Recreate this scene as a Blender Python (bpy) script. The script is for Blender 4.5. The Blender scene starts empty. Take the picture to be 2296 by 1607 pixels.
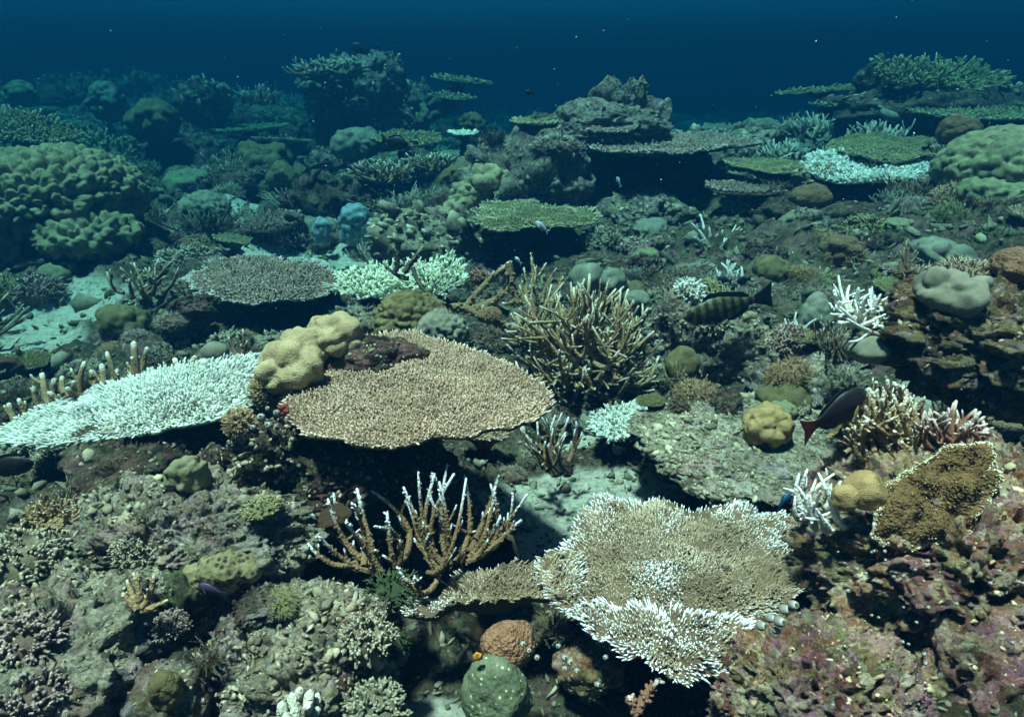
import bpy, bmesh, math, random
import numpy as np
from mathutils import Vector, Matrix

# ------------------------------------------------------------------ camera, world, sun, exposure
scene = bpy.context.scene
COL = scene.collection
PITCH = math.radians(24.8)
F = 1368.0                      # focal length in units of a 2296-wide picture
CAMP = np.array([0.0, 0.0, 1.2])
cam_d = bpy.data.cameras.new('camera')
cam = bpy.data.objects.new('camera', cam_d)
COL.objects.link(cam)
cam.location = CAMP
cam.rotation_euler = (math.pi / 2 - PITCH, 0, 0)
cam_d.sensor_width = 36.0
cam_d.lens = F / 2296 * 36.0
cam_d.clip_start = 0.02
cam_d.clip_end = 400
scene.camera = cam

SUN_EL, SUN_AZ = math.radians(79), math.radians(255)      # azimuth clockwise from +Y
world = bpy.data.worlds.new('World')
scene.world = world
world.use_nodes = True
wn = world.node_tree.nodes
sky = wn.new('ShaderNodeTexSky')
sky.sky_type = 'NISHITA'
sky.sun_disc = False
sky.air_density = 0.35
sky.dust_density = 0.5
sky.ozone_density = 0.5
sky.sun_elevation = SUN_EL
sky.sun_rotation = SUN_AZ
bg = wn['Background']
bg.inputs['Strength'].default_value = 0.05
world.node_tree.links.new(sky.outputs['Color'], bg.inputs['Color'])
sun_d = bpy.data.lights.new('sun', 'SUN')
sun_d.energy = 5.0
sun_d.angle = math.radians(5)
sun_d.color = (1.0, 0.71, 0.61)
sun = bpy.data.objects.new('sun', sun_d)
COL.objects.link(sun)
sdir = Vector((math.sin(SUN_AZ) * math.cos(SUN_EL), math.cos(SUN_AZ) * math.cos(SUN_EL), math.sin(SUN_EL)))
sun.rotation_euler = sdir.to_track_quat('Z', 'Y').to_euler()
sun.location = (0, 0, 12)
vs = scene.view_settings
vs.view_transform = 'Standard'
vs.look = 'None'
vs.exposure = 2.25
vs.gamma = 1.0
cy = scene.cycles
cy.max_bounces = 3
cy.diffuse_bounces = 1
cy.glossy_bounces = 1
cy.volume_bounces = 0
cy.transmission_bounces = 2
cy.use_light_tree = False
cy.use_adaptive_sampling = True
cy.adaptive_threshold = 0.03
cy.use_denoising = True

# ------------------------------------------------------------------ pixel helpers (2296 x 1607 picture)
_R = np.array([1.0, 0, 0])
_U = np.array([0, math.sin(PITCH), math.cos(PITCH)])
_Fw = np.array([0, math.cos(PITCH), -math.sin(PITCH)])


def ray(u, v):
    return _R * ((u - 1148.0) / F) + _U * (-(v - 803.5) / F) + _Fw


def P(u, v, z):
    d = ray(u, v)
    return CAMP + d * ((z - CAMP[2]) / d[2])


def D(u, v, t):
    return CAMP + ray(u, v) * t


def depth(p):
    return float(np.dot(np.asarray(p) - CAMP, _Fw))


def onplane(u, v, p0, n):
    d = ray(u, v)
    return CAMP + d * (np.dot(np.asarray(p0) - CAMP, n) / np.dot(d, n))


# ------------------------------------------------------------------ numpy noise
def _h(ix, iy, iz, s):
    n = (ix.astype(np.uint32) * np.uint32(374761393) + iy.astype(np.uint32) * np.uint32(668265263)
         + iz.astype(np.uint32) * np.uint32(2246822519) + np.uint32((s * 3266489917) & 0xffffffff))
    n ^= n >> np.uint32(15)
    n *= np.uint32(2246822519)
    n ^= n >> np.uint32(13)
    n *= np.uint32(3266489917)
    n ^= n >> np.uint32(16)
    return n.astype(np.float64) / 4294967295.0


def vnoise(p, s=0):
    p = np.asarray(p, float)
    i = np.floor(p).astype(np.int64)
    f = p - i
    f = f * f * f * (f * (f * 6 - 15) + 10)
    x, y, z = i[:, 0], i[:, 1], i[:, 2]
    out = 0
    for dx in (0, 1):
        wx = f[:, 0] if dx else 1 - f[:, 0]
        for dy in (0, 1):
            wy = f[:, 1] if dy else 1 - f[:, 1]
            for dz in (0, 1):
                wz = f[:, 2] if dz else 1 - f[:, 2]
                out = out + wx * wy * wz * _h(x + dx, y + dy, z + dz, s)
    return out * 2 - 1


def fbm(p, o=4, s=0, g=0.5):
    a, t, q = 1.0, 0.0, np.asarray(p, float)
    for k in range(o):
        t = t + a * vnoise(q, s + k)
        a *= g
        q = q * 2.03 + 7.3
    return t


def worley(p, s=0, jitter=0.95):
    p = np.asarray(p, float)
    i = np.floor(p).astype(np.int64)
    best = np.full(len(p), 9.0)
    for dx in (-1, 0, 1):
        for dy in (-1, 0, 1):
            for dz in (-1, 0, 1):
                c = i + np.array([dx, dy, dz])
                q = np.stack([c[:, k] + 0.5 + jitter * (_h(c[:, 0], c[:, 1], c[:, 2], s + 11 * k + 1) - 0.5) for k in range(3)], 1)
                best = np.minimum(best, ((p - q) ** 2).sum(1))
    return np.sqrt(best)


def worley2(p, s=0):
    i = np.floor(p).astype(np.int64)
    best = np.full(len(p), 9.0)
    zz = np.zeros(len(p), np.int64)
    for dx in (-1, 0, 1):
        for dy in (-1, 0, 1):
            c = i + np.array([dx, dy])
            q = np.stack([c[:, k] + _h(c[:, 0], c[:, 1], zz, s + 11 * k + 1) for k in range(2)], 1)
            best = np.minimum(best, ((p - q) ** 2).sum(1))
    return np.sqrt(best)


# ------------------------------------------------------------------ mesh helpers
def mesh_np(name, V, T, attrs=None, smooth=True):
    me = bpy.data.meshes.new(name)
    V = np.ascontiguousarray(V, np.float32)
    T = np.ascontiguousarray(T, np.int32)
    me.vertices.add(len(V))
    me.vertices.foreach_set('co', V.ravel())
    me.loops.add(len(T) * 3)
    me.loops.foreach_set('vertex_index', T.ravel())
    me.polygons.add(len(T))
    me.polygons.foreach_set('loop_start', np.arange(0, len(T) * 3, 3, dtype=np.int32))
    me.polygons.foreach_set('use_smooth', np.full(len(T), smooth, dtype=bool))
    for k, a in (attrs or {}).items():
        at = me.attributes.new(k, 'FLOAT', 'POINT')
        at.data.foreach_set('value', np.ascontiguousarray(a, np.float32))
    me.update(calc_edges=True)
    me.validate()
    return me


class MB:
    """collects triangles with a 'tip' and a 'tint' value per vertex"""
    def __init__(self):
        self.V, self.T, self.tip, self.tint, self.n = [], [], [], [], 0

    def add(self, V, T, tip=None, tint=None):
        V = np.asarray(V, float)
        self.V.append(V)
        self.T.append(np.asarray(T) + self.n)
        m = len(V)
        self.tip.append(np.zeros(m) if tip is None else np.broadcast_to(tip, m))
        self.tint.append(np.zeros(m) if tint is None else np.broadcast_to(tint, m))
        self.n += m
        return self

    def inst(self, tv, tt, M, O, ttip=None, tint=None, tipadd=None):
        n, m = len(O), len(tv)
        if n == 0:
            return self
        V = np.einsum('nij,mj->nmi', M, tv) + O[:, None, :]
        T = tt[None] + (np.arange(n) * m)[:, None, None]
        tip = np.zeros((n, m)) if ttip is None else np.tile(ttip, (n, 1))
        if tipadd is not None:
            tip = np.clip(tip + tipadd[:, None], 0, 1)
        ti = np.zeros((n, m)) if tint is None else np.repeat(np.asarray(tint)[:, None], m, 1)
        return self.add(V.reshape(-1, 3), T.reshape(-1, 3), tip.ravel(), ti.ravel())

    def tube(self, pts, rad, sides=6, tint=0.0, tip0=0.0, tip1=1.0, cap=True, rough=0.0, rng=None):
        pts = np.asarray(pts, float)
        rad = np.asarray(rad, float)
        k = len(pts)
        tg = np.gradient(pts, axis=0)
        tg /= np.linalg.norm(tg, axis=1)[:, None] + 1e-12
        ref = np.array([0.31, 0.17, 0.93]) if abs(tg[0][2]) < 0.8 else np.array([0.93, 0.2, 0.1])
        a = np.cross(tg, ref)
        a /= np.linalg.norm(a, axis=1)[:, None]
        b = np.cross(tg, a)
        th = np.arange(sides) / sides * 2 * math.pi
        rr = np.repeat(rad[:, None], sides, 1)
        if rough:
            rr = rr * (1 + rough * (rng.random(rr.shape) - 0.5) * 2)
        V = pts[:, None] + rr[:, :, None] * (a[:, None] * np.cos(th)[None, :, None] + b[:, None] * np.sin(th)[None, :, None])
        V = V.reshape(-1, 3)
        j = np.arange(sides)
        T = []
        for i in range(k - 1):
            p, q = i * sides + j, i * sides + (j + 1) % sides
            T.append(np.stack([p, p + sides, q], 1))
            T.append(np.stack([q, p + sides, q + sides], 1))
        tip = np.repeat(np.linspace(tip0, tip1, k), sides)
        if cap:
            V = np.vstack([V, pts[-1] + tg[-1] * rad[-1] * 0.8])
            p, q = (k - 1) * sides + j, (k - 1) * sides + (j + 1) % sides
            T.append(np.stack([p, np.full(sides, len(V) - 1), q], 1))
            tip = np.append(tip, tip1)
        return self.add(V, np.vstack(T), tip, tint)

    def arrays(self):
        return np.vstack(self.V), np.vstack(self.T), np.concatenate(self.tip), np.concatenate(self.tint)

    def build(self, name, mat, parent=None, base=(0, 0, 0), smooth=True):
        V, T, tip, tint = self.arrays()
        base = np.asarray(base, float)
        me = mesh_np(name, V - base, T, {'tip': tip, 'tint': tint}, smooth)
        me.materials.append(mat)
        o = bpy.data.objects.new(name, me)
        COL.objects.link(o)
        if parent is not None:
            o.parent = parent
        else:
            o.location = base
        return o


def tag(o, label, cat, group=None, kind=None):
    if label:
        o['label'] = label
    if cat:
        o['category'] = cat
    if group:
        o['group'] = group
    if kind:
        o['kind'] = kind
    return o


def empty(name, loc, label=None, cat=None, group=None):
    o = bpy.data.objects.new(name, None)
    o.empty_display_size = 0.05
    o.location = loc
    COL.objects.link(o)
    if label:
        tag(o, label, cat, group)
    return o


def copy_tree(o, parent=None):
    c = o.copy()
    COL.objects.link(c)
    c.parent = parent
    for ch in list(o.children):
        copy_tree(ch, c)
    return c


_ico = {}


def ico(sub):
    if sub not in _ico:
        bm = bmesh.new()
        bmesh.ops.create_icosphere(bm, subdivisions=sub, radius=1)
        V = np.array([v.co[:] for v in bm.verts])
        T = np.array([[v.index for v in f.verts] for f in bm.faces])
        bm.free()
        _ico[sub] = (V / np.linalg.norm(V, axis=1)[:, None], T)
    return _ico[sub]


def frames(dirs, rng):
    """rotation matrices whose third column is dirs"""
    d = dirs / (np.linalg.norm(dirs, axis=1)[:, None] + 1e-12)
    r = rng.normal(size=d.shape)
    a = np.cross(d, r)
    a /= np.linalg.norm(a, axis=1)[:, None] + 1e-12
    b = np.cross(d, a)
    return np.stack([a, b, d], 2)


def fingertmpl(sides=5, rings=((0, 1.0, 0.0), (0.5, 0.95, 0.35), (0.86, 0.68, 0.85)), tip=1.0):
    V, tp = [], []
    for t, r, c in rings:
        for i in range(sides):
            a = i / sides * 2 * math.pi + t
            V.append((r * math.cos(a), r * math.sin(a), t))
            tp.append(c)
    V.append((0, 0, 1.0))
    tp.append(tip)
    T = []
    for k in range(len(rings) - 1):
        for i in range(sides):
            p, q = k * sides + i, k * sides + (i + 1) % sides
            T += [(p, q, p + sides), (q, q + sides, p + sides)]
    k = (len(rings) - 1) * sides
    for i in range(sides):
        T.append((k + i, k + (i + 1) % sides, len(V) - 1))
    return np.array(V), np.array(T), np.array(tp)


FING = fingertmpl()
_fr = np.random.default_rng(14)
FINGS = []
_f4 = fingertmpl(4, ((0, 1.0, 0.0), (0.55, 0.95, 0.6)))
for _ in range(5):
    _v = _f4[0] + _fr.normal(0, 0.24, _f4[0].shape) * [1, 1, .35]
    _v[:, :2] += _fr.normal(0, .7, 2) * (_v[:, 2:3] ** 2)
    FINGS.append(_v)
FING4 = fingertmpl(4, ((0, 1.0, 0.0), (0.7, 0.85, 0.7)))
NOD = ico(1)
_kr = np.random.default_rng(4)
NODS = [(ico(1)[0] * _kr.uniform(0.55, 1.35, (len(ico(1)[0]), 1)) * _kr.uniform(0.6, 1.4, (1, 3)), ico(1)[1]) for _ in range(7)]


# ------------------------------------------------------------------ materials
def nd(nt, t, **k):
    n = nt.nodes.new(t)
    for a, b in k.items():
        setattr(n, a, b)
    return n


def mixc(nt, fac, a, b, mode='MIX'):
    m = nd(nt, 'ShaderNodeMix', data_type='RGBA', blend_type=mode)
    for sock, val in ((m.inputs[0], fac), (m.inputs[6], a), (m.inputs[7], b)):
        if isinstance(val, bpy.types.NodeSocket):
            nt.links.new(val, sock)
        elif isinstance(val, (tuple, list)):
            sock.default_value = (*val, 1)
        else:
            sock.default_value = val
    return m.outputs[2]


def ramp(nt, fac, stops):
    r = nd(nt, 'ShaderNodeValToRGB')
    els = r.color_ramp.elements
    while len(els) < len(stops):
        els.new(0.5)
    for e, (p, c) in zip(els, stops):
        e.position = p
        e.color = (*c, 1) if isinstance(c, (tuple, list)) else (c, c, c, 1)
    nt.links.new(fac, r.inputs[0])
    return r.outputs[0]


def noise_n(nt, vec, scale, detail=4, rough=0.6, dist=0.0):
    n = nd(nt, 'ShaderNodeTexNoise')
    n.inputs['Scale'].default_value = scale
    n.inputs['Detail'].default_value = detail
    n.inputs['Roughness'].default_value = rough
    n.inputs['Distortion'].default_value = dist
    nt.links.new(vec, n.inputs['Vector'])
    return n.outputs['Fac']


def base_mat(name):
    m = bpy.data.materials.new(name)
    m.use_nodes = True
    nt = m.node_tree
    b = nt.nodes['Principled BSDF']
    b.inputs['Roughness'].default_value = 0.85
    b.inputs['Specular IOR Level'].default_value = 0.15
    return m, nt, b


def attr(nt, name):
    a = nd(nt, 'ShaderNodeAttribute', attribute_name=name)
    return a.outputs['Fac']


def add_bump(nt, b, h, strength, dist):
    bp = nd(nt, 'ShaderNodeBump')
    bp.inputs['Strength'].default_value = strength
    bp.inputs['Distance'].default_value = dist
    nt.links.new(h, bp.inputs['Height'])
    nt.links.new(bp.outputs['Normal'], b.inputs['Normal'])


def coral_mat(name, c1, c2, tip=None, scale=14, lo=0.45, hi=0.95, bump=0.5, bscale=220, bdist=0.003, spots=None, dirt=None):
    m, nt, b = base_mat(name)
    tc = nd(nt, 'ShaderNodeTexCoord').outputs['Object']
    n1 = noise_n(nt, tc, scale, 5, 0.65)
    f = ramp(nt, n1, [(0.35, 0.0), (0.65, 1.0)])
    c = mixc(nt, f, c1, c2)
    if dirt:
        nq = noise_n(nt, tc, dirt[0], 6, 0.7, 0.5)
        c = mixc(nt, ramp(nt, nq, [(dirt[2], 0.0), (dirt[2] + .04, 0.85)]), c, dirt[1])
    if spots:
        vo = nd(nt, 'ShaderNodeTexVoronoi')
        vo.inputs['Scale'].default_value = spots[0]
        nt.links.new(tc, vo.inputs['Vector'])
        fs = ramp(nt, vo.outputs['Distance'], [(spots[2], 1.0), (spots[2] + 0.12, 0.0)])
        c = mixc(nt, fs, c, spots[1])
    if tip:
        mr = nd(nt, 'ShaderNodeMapRange', interpolation_type='SMOOTHSTEP')
        mr.inputs[1].default_value = lo
        mr.inputs[2].default_value = hi
        nt.links.new(attr(nt, 'tip'), mr.inputs[0])
        c = mixc(nt, mr.outputs[0], c, tip)
    ad = nd(nt, 'ShaderNodeMath', operation='ADD')
    ad.inputs[1].default_value = 1.0
    nt.links.new(attr(nt, 'tint'), ad.inputs[0])
    vm = nd(nt, 'ShaderNodeVectorMath', operation='SCALE')
    nt.links.new(c, vm.inputs[0])
    nt.links.new(ad.outputs[0], vm.inputs['Scale'])
    nt.links.new(vm.outputs[0], b.inputs['Base Color'])
    vo = nd(nt, 'ShaderNodeTexVoronoi')
    vo.inputs['Scale'].default_value = bscale
    nt.links.new(tc, vo.inputs['Vector'])
    hm = nd(nt, 'ShaderNodeMath', operation='MULTIPLY_ADD')
    hm.inputs[1].default_value = 1.4
    nt.links.new(noise_n(nt, tc, bscale * 0.22, 6, 0.7), hm.inputs[0])
    nt.links.new(vo.outputs['Distance'], hm.inputs[2])
    add_bump(nt, b, hm.outputs[0], bump, bdist)
    return m


def rock_mat(name, pal, patch=26.0, sand=False, bumpd=0.016):
    """crusted rock: a mosaic of ragged growth patches in the palette's colours, speckled and rough"""
    m, nt, b = base_mat(name)
    tc = nd(nt, 'ShaderNodeNewGeometry').outputs['Position']
    nz = nd(nt, 'ShaderNodeTexNoise')
    nz.inputs['Scale'].default_value = patch * 0.9
    nz.inputs['Detail'].default_value = 6
    nz.inputs['Roughness'].default_value = 0.7
    nt.links.new(tc, nz.inputs['Vector'])
    sub = nd(nt, 'ShaderNodeVectorMath', operation='SUBTRACT')
    sub.inputs[1].default_value = (0.5, 0.5, 0.5)
    nt.links.new(nz.outputs['Color'], sub.inputs[0])
    def layer(scale, amt):
        sc = nd(nt, 'ShaderNodeVectorMath', operation='SCALE')
        sc.inputs['Scale'].default_value = amt / scale
        nt.links.new(sub.outputs[0], sc.inputs[0])
        ad = nd(nt, 'ShaderNodeVectorMath', operation='ADD')
        nt.links.new(tc, ad.inputs[0])
        nt.links.new(sc.outputs[0], ad.inputs[1])
        vo = nd(nt, 'ShaderNodeTexVoronoi')
        vo.inputs['Scale'].default_value = scale
        nt.links.new(ad.outputs[0], vo.inputs['Vector'])
        sp = nd(nt, 'ShaderNodeSeparateColor')
        nt.links.new(vo.outputs['Color'], sp.inputs[0])
        return sp.outputs[0], vo.outputs['Distance']
    n = len(pal)
    st = [((i + 0.5) / n, c) for i, c in enumerate(pal)]
    f1, d1 = layer(patch * 0.55, 1.6)
    f2, d2 = layer(patch * 2.2, 2.2)
    c = mixc(nt, 0.55, ramp(nt, f1, st), ramp(nt, f2, st))
    big = noise_n(nt, tc, patch * 0.16, 5, 0.6)
    c = mixc(nt, 0.8, c, ramp(nt, big, [(0.3, 0.55), (0.5, 1.0), (0.7, 1.45)]), 'MULTIPLY')
    n5 = noise_n(nt, tc, patch * 5, 4, 0.75)
    c = mixc(nt, 0.9, c, ramp(nt, n5, [(0.28, 0.12), (0.47, 0.85), (0.6, 1.25), (0.75, 2.2)]), 'MULTIPLY')
    if sand:
        ns = noise_n(nt, tc, 38, 6, 0.75)
        sc = ramp(nt, ns, [(0.33, (0.16, 0.14, 0.09)), (0.46, (0.46, 0.42, 0.33)), (0.68, (0.68, 0.63, 0.52))])
        c = mixc(nt, attr(nt, 'sand'), c, sc)
    ad = nd(nt, 'ShaderNodeMath', operation='ADD')
    ad.inputs[1].default_value = 1.0
    nt.links.new(attr(nt, 'tint'), ad.inputs[0])
    vm = nd(nt, 'ShaderNodeVectorMath', operation='SCALE')
    nt.links.new(c, vm.inputs[0])
    nt.links.new(ad.outputs[0], vm.inputs['Scale'])
    nt.links.new(vm.outputs[0], b.inputs['Base Color'])
    hh = nd(nt, 'ShaderNodeMath', operation='MULTIPLY_ADD')
    hh.inputs[1].default_value = -0.5
    nt.links.new(d2, hh.inputs[0])
    nt.links.new(noise_n(nt, tc, patch * 3.2, 8, 0.8), hh.inputs[2])
    add_bump(nt, b, hh.outputs[0], 1.0, bumpd)
    return m


def plain_mat(name, c1, c2, scale=30, rough=0.6, spec=0.3):
    m, nt, b = base_mat(name)
    tc = nd(nt, 'ShaderNodeTexCoord').outputs['Object']
    c = mixc(nt, ramp(nt, noise_n(nt, tc, scale, 4), [(0.35, 0.0), (0.65, 1.0)]), c1, c2)
    nt.links.new(c, b.inputs['Base Color'])
    b.inputs['Roughness'].default_value = rough
    b.inputs['Specular IOR Level'].default_value = spec
    return m


M = {}
DK, OL, GB, PL = (0.025, 0.022, 0.015), (0.085, 0.075, 0.035), (0.17, 0.145, 0.095), (0.42, 0.37, 0.27)
PK, MR, BR, GD, LI = (0.26, 0.12, 0.125), (0.07, 0.018, 0.02), (0.11, 0.065, 0.033), (0.30, 0.20, 0.07), (0.27, 0.21, 0.24)
M['ground'] = rock_mat('reef_ground', [DK, OL, BR, DK, GB, OL, DK, BR, GB, PK], sand=True)
M['rock'] = rock_mat('reef_rock_grey', [DK, GB, OL, BR, PL, GB, PK, GB, PL, LI])
M['rock_pale'] = rock_mat('reef_rock_pale', [OL, (.52, .46, .33), GB, PL, (.36, .32, .21), BR, (.55, .49, .37), (.36, .28, .31), (.40, .35, .24), (.36, .18, .17), DK])
M['rock_ledge'] = rock_mat('reef_rock_ledge', [DK, BR, (.24, .19, .09), OL, (.34, .28, .17), MR, (.30, .13, .06), (.20, .15, .06), DK, (.42, .30, .30)])
M['rock_dark'] = rock_mat('reef_rock_dark', [DK, BR, DK, OL, GB, MR, BR, PK, DK, GB])
M['rock_warm'] = rock_mat('reef_rock_warm', [(.07, .03, .018), (.66, .52, .32), (.52, .20, .24), (.36, .22, .06), (.66, .56, .38), (.13, .02, .025), (.34, .25, .09), (.58, .29, .30), (.34, .17, .25), (.17, .05, .035), (.44, .20, .10), (.74, .64, .46), DK, (.24, .20, .08)], patch=24, bumpd=.018)
M['rock_green'] = rock_mat('reef_rock_green', [DK, OL, (.10, .13, .05), GB, (.16, .19, .08), OL])
M['rubble'] = coral_mat('coral_rubble', (0.08, 0.07, 0.045), (0.24, 0.21, 0.14), (0.40, 0.36, 0.26), scale=9, lo=0.3, hi=1.3, bump=0.4, bscale=120)
M['knob'] = coral_mat('encrusting_knobs', (0.09, 0.07, 0.042), (0.30, 0.25, 0.165), (0.56, 0.49, 0.37), scale=16, lo=0.5, hi=1.2, bump=0.4, bscale=150)
M['knob_warm'] = coral_mat('encrusting_knobs_warm', (0.26, 0.12, 0.08), (0.50, 0.37, 0.22), (0.66, 0.57, 0.45), scale=16, lo=0.5, hi=1.2, bump=0.4, bscale=150)
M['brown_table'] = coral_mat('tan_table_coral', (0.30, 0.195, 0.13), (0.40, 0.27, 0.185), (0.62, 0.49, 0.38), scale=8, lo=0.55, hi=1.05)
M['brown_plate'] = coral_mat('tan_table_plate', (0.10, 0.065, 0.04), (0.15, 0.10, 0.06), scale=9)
M['white_table'] = coral_mat('bleached_table', (0.36, 0.365, 0.32), (0.54, 0.545, 0.49), (0.70, 0.70, 0.65), scale=9)
M['white_plate'] = coral_mat('bleached_plate', (0.44, 0.44, 0.34), (0.6, 0.6, 0.5), scale=8)
M['mixed_table'] = coral_mat('half_bleached_table', (0.22, 0.145, 0.085), (0.40, 0.31, 0.215), (0.82, 0.80, 0.84), scale=6, lo=0.5, hi=1.0)
M['grey_table'] = coral_mat('grey_table_coral', (0.20, 0.125, 0.085), (0.28, 0.185, 0.13), (0.62, 0.53, 0.52), scale=8, lo=0.6, hi=1.1)
M['olive_table'] = coral_mat('olive_table_coral', (0.15, 0.135, 0.055), (0.23, 0.205, 0.09), (0.50, 0.46, 0.28), scale=8, lo=0.6, hi=1.1)
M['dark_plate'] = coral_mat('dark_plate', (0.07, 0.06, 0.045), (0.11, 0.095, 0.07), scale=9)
M['yellow_bush'] = coral_mat('pale_yellow_bush', (0.48, 0.44, 0.26), (0.66, 0.62, 0.42), (0.85, 0.83, 0.68), scale=8, lo=0.3, hi=1.0)
M['staghorn'] = coral_mat('brown_staghorn', (0.16, 0.09, 0.042), (0.24, 0.145, 0.075), (0.66, 0.67, 0.68), scale=16, lo=0.72, hi=1.0, bump=0.9, bscale=170, bdist=0.004)
M['staghorn_tan'] = coral_mat('tan_staghorn', (0.17, 0.11, 0.055), (0.27, 0.185, 0.10), (0.66, 0.60, 0.48), scale=14, lo=0.8, hi=1.02, bump=0.9, bscale=170, bdist=0.004)
M['staghorn_thicket'] = coral_mat('golden_tan_staghorn', (0.22, 0.135, 0.065), (0.36, 0.235, 0.125), (0.66, 0.58, 0.46), scale=14, lo=0.84, hi=1.02, bump=0.9, bscale=170, bdist=0.004)
M['staghorn_pale'] = coral_mat('pale_olive_staghorn', (0.20, 0.18, 0.12), (0.34, 0.31, 0.22), (0.56, 0.52, 0.42), scale=14, lo=0.5, hi=1.02, bump=0.9, bscale=170, bdist=0.004)
M['staghorn_white'] = coral_mat('bleached_staghorn', (0.36, 0.32, 0.25), (0.54, 0.50, 0.42), (0.72, 0.70, 0.65), scale=14, lo=0.2, hi=0.9, bump=0.7, bscale=170)
M['staghorn_dead'] = coral_mat('dead_staghorn', (0.055, 0.042, 0.028), (0.12, 0.095, 0.062), (0.28, 0.24, 0.17), scale=14, lo=0.6, hi=1.1, bump=0.9, bscale=140, bdist=0.005)
M['pink_bush'] = coral_mat('pink_brown_bush', (0.17, 0.07, 0.045), (0.27, 0.125, 0.08), (0.62, 0.48, 0.42), scale=14, lo=0.72, hi=1.0)
M['porites'] = coral_mat('cream_lobed_coral', (0.27, 0.20, 0.105), (0.44, 0.345, 0.20), scale=17, bump=0.6, bscale=260, bdist=0.004, dirt=(21, (.13,.10,.055), .60))
M['porites_olive'] = coral_mat('olive_lobed_coral', (0.085, 0.065, 0.028), (0.18, 0.145, 0.065), scale=18, bump=0.6, bscale=320, bdist=0.002, dirt=(9, (.05,.045,.025), .60))
M['porites_green'] = coral_mat('green_lobed_coral', (0.12, 0.115, 0.06), (0.25, 0.23, 0.13), scale=11, bump=0.35, bscale=260, bdist=0.003, dirt=(6, (.06,.055,.03), .60))
M['porites_grey'] = coral_mat('grey_lobed_coral', (0.13, 0.125, 0.09), (0.23, 0.22, 0.165), scale=11, bump=0.35, bscale=300, bdist=0.002, dirt=(8, (.09,.075,.05), .60))
M['porites_tan'] = coral_mat('tan_brain_coral', (0.27, 0.165, 0.07), (0.42, 0.28, 0.13), scale=24, bump=0.7, bscale=420, bdist=0.003, dirt=(30, (.16,.095,.04), .60))
M['porites_brown'] = coral_mat('brown_boulder_coral', (0.12, 0.065, 0.036), (0.20, 0.115, 0.065), scale=18, bump=0.9, bscale=120, bdist=0.006)
M['blue'] = coral_mat('blue_coral', (0.10, 0.17, 0.20), (0.24, 0.34, 0.37), scale=26, bump=0.5, bscale=120)
M['orange_cap'] = coral_mat('orange_brown_cap', (0.20, 0.085, 0.045), (0.32, 0.16, 0.095), scale=40, bump=0.9, bscale=190, bdist=0.006)
M['green_boulder'] = coral_mat('algae_boulder', (0.07, 0.085, 0.045), (0.16, 0.165, 0.10), scale=34, bump=0.6, bscale=120, spots=(70, (0.45, 0.46, 0.30), 0.12))
M['leopard'] = coral_mat('spotted_honeycomb', (0.14, 0.115, 0.055), (0.25, 0.205, 0.11), scale=20, spots=(75, (0.04, 0.035, 0.02), 0.26), bump=1.0, bscale=75, bdist=0.006)
M['brown_crust'] = coral_mat('brown_crust_coral', (0.09, 0.05, 0.018), (0.18, 0.105, 0.045), (0.60, 0.51, 0.36), scale=26, lo=0.9, hi=1.0, bump=0.9, bscale=140, bdist=0.006)
M['lavender'] = coral_mat('lavender_finger', (0.10, 0.065, 0.045), (0.19, 0.13, 0.10), (0.36, 0.27, 0.25), scale=14, lo=0.4, hi=1.0)
M['soft_brown'] = coral_mat('brown_tuft', (0.20, 0.11, 0.055), (0.31, 0.19, 0.10), (0.42, 0.29, 0.17), scale=14)
M['squirt'] = coral_mat('sea_squirt_blue_grey', (0.13, 0.13, 0.12), (0.26, 0.25, 0.23), (0.50, 0.48, 0.44), scale=160, lo=0.6, hi=1.1, bump=0.2)
M['squirt_in'] = plain_mat('sea_squirt_opening', (0.03, 0.035, 0.03), (0.10, 0.09, 0.03))
M['sponge_red'] = coral_mat('red_sponge', (0.16, 0.03, 0.02), (0.26, 0.06, 0.035), scale=60)
M['sponge_orange'] = coral_mat('orange_sponge', (0.55, 0.20, 0.02), (0.6, 0.26, 0.05), scale=30)
M['alga'] = coral_mat('green_alga', (0.03, 0.042, 0.018), (0.06, 0.075, 0.032), (0.10, 0.115, 0.05), scale=20)
M['speck'] = plain_mat('drifting_speck', (0.7, 0.7, 0.65), (0.8, 0.8, 0.75))
M['fish_black'] = plain_mat('fish_black', (0.006, 0.005, 0.007), (0.014, 0.011, 0.014), 40, 0.55)
M['fish_red'] = plain_mat('fish_red', (0.22, 0.02, 0.012), (0.13, 0.014, 0.01), 60, 0.5)
M['fish_pale'] = plain_mat('fish_pale', (0.45, 0.50, 0.58), (0.55, 0.58, 0.55), 30, 0.45)
M['fish_olive'] = plain_mat('fish_olive', (0.03, 0.028, 0.015), (0.16, 0.15, 0.06), 60, 0.5)
_nt = M['fish_olive'].node_tree
_w = nd(_nt, 'ShaderNodeTexWave', wave_type='BANDS', bands_direction='X')
_w.inputs['Scale'].default_value = 9.0
_w.inputs['Distortion'].default_value = 1.5
_w.inputs['Detail'].default_value = 2
_nt.links.new(nd(_nt, 'ShaderNodeTexCoord').outputs['Object'], _w.inputs['Vector'])
_b = _nt.nodes['Principled BSDF'].inputs['Base Color']
_c = mixc(_nt, ramp(_nt, _w.outputs['Fac'], [(0.35, 0.0), (0.6, 0.85)]), _b.links[0].from_socket, (0.012, 0.011, 0.008))
_nt.links.new(_c, _b)
M['fish_blue'] = plain_mat('fish_blue', (0.012, 0.05, 0.12), (0.02, 0.08, 0.17), 30, 0.45)
M['fish_violet'] = plain_mat('fish_violet', (0.05, 0.035, 0.08), (0.07, 0.05, 0.10), 30, 0.5)
M['fish_fin'] = plain_mat('fish_yellow_fin', (0.25, 0.20, 0.06), (0.34, 0.28, 0.10), 60, 0.5)
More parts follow.
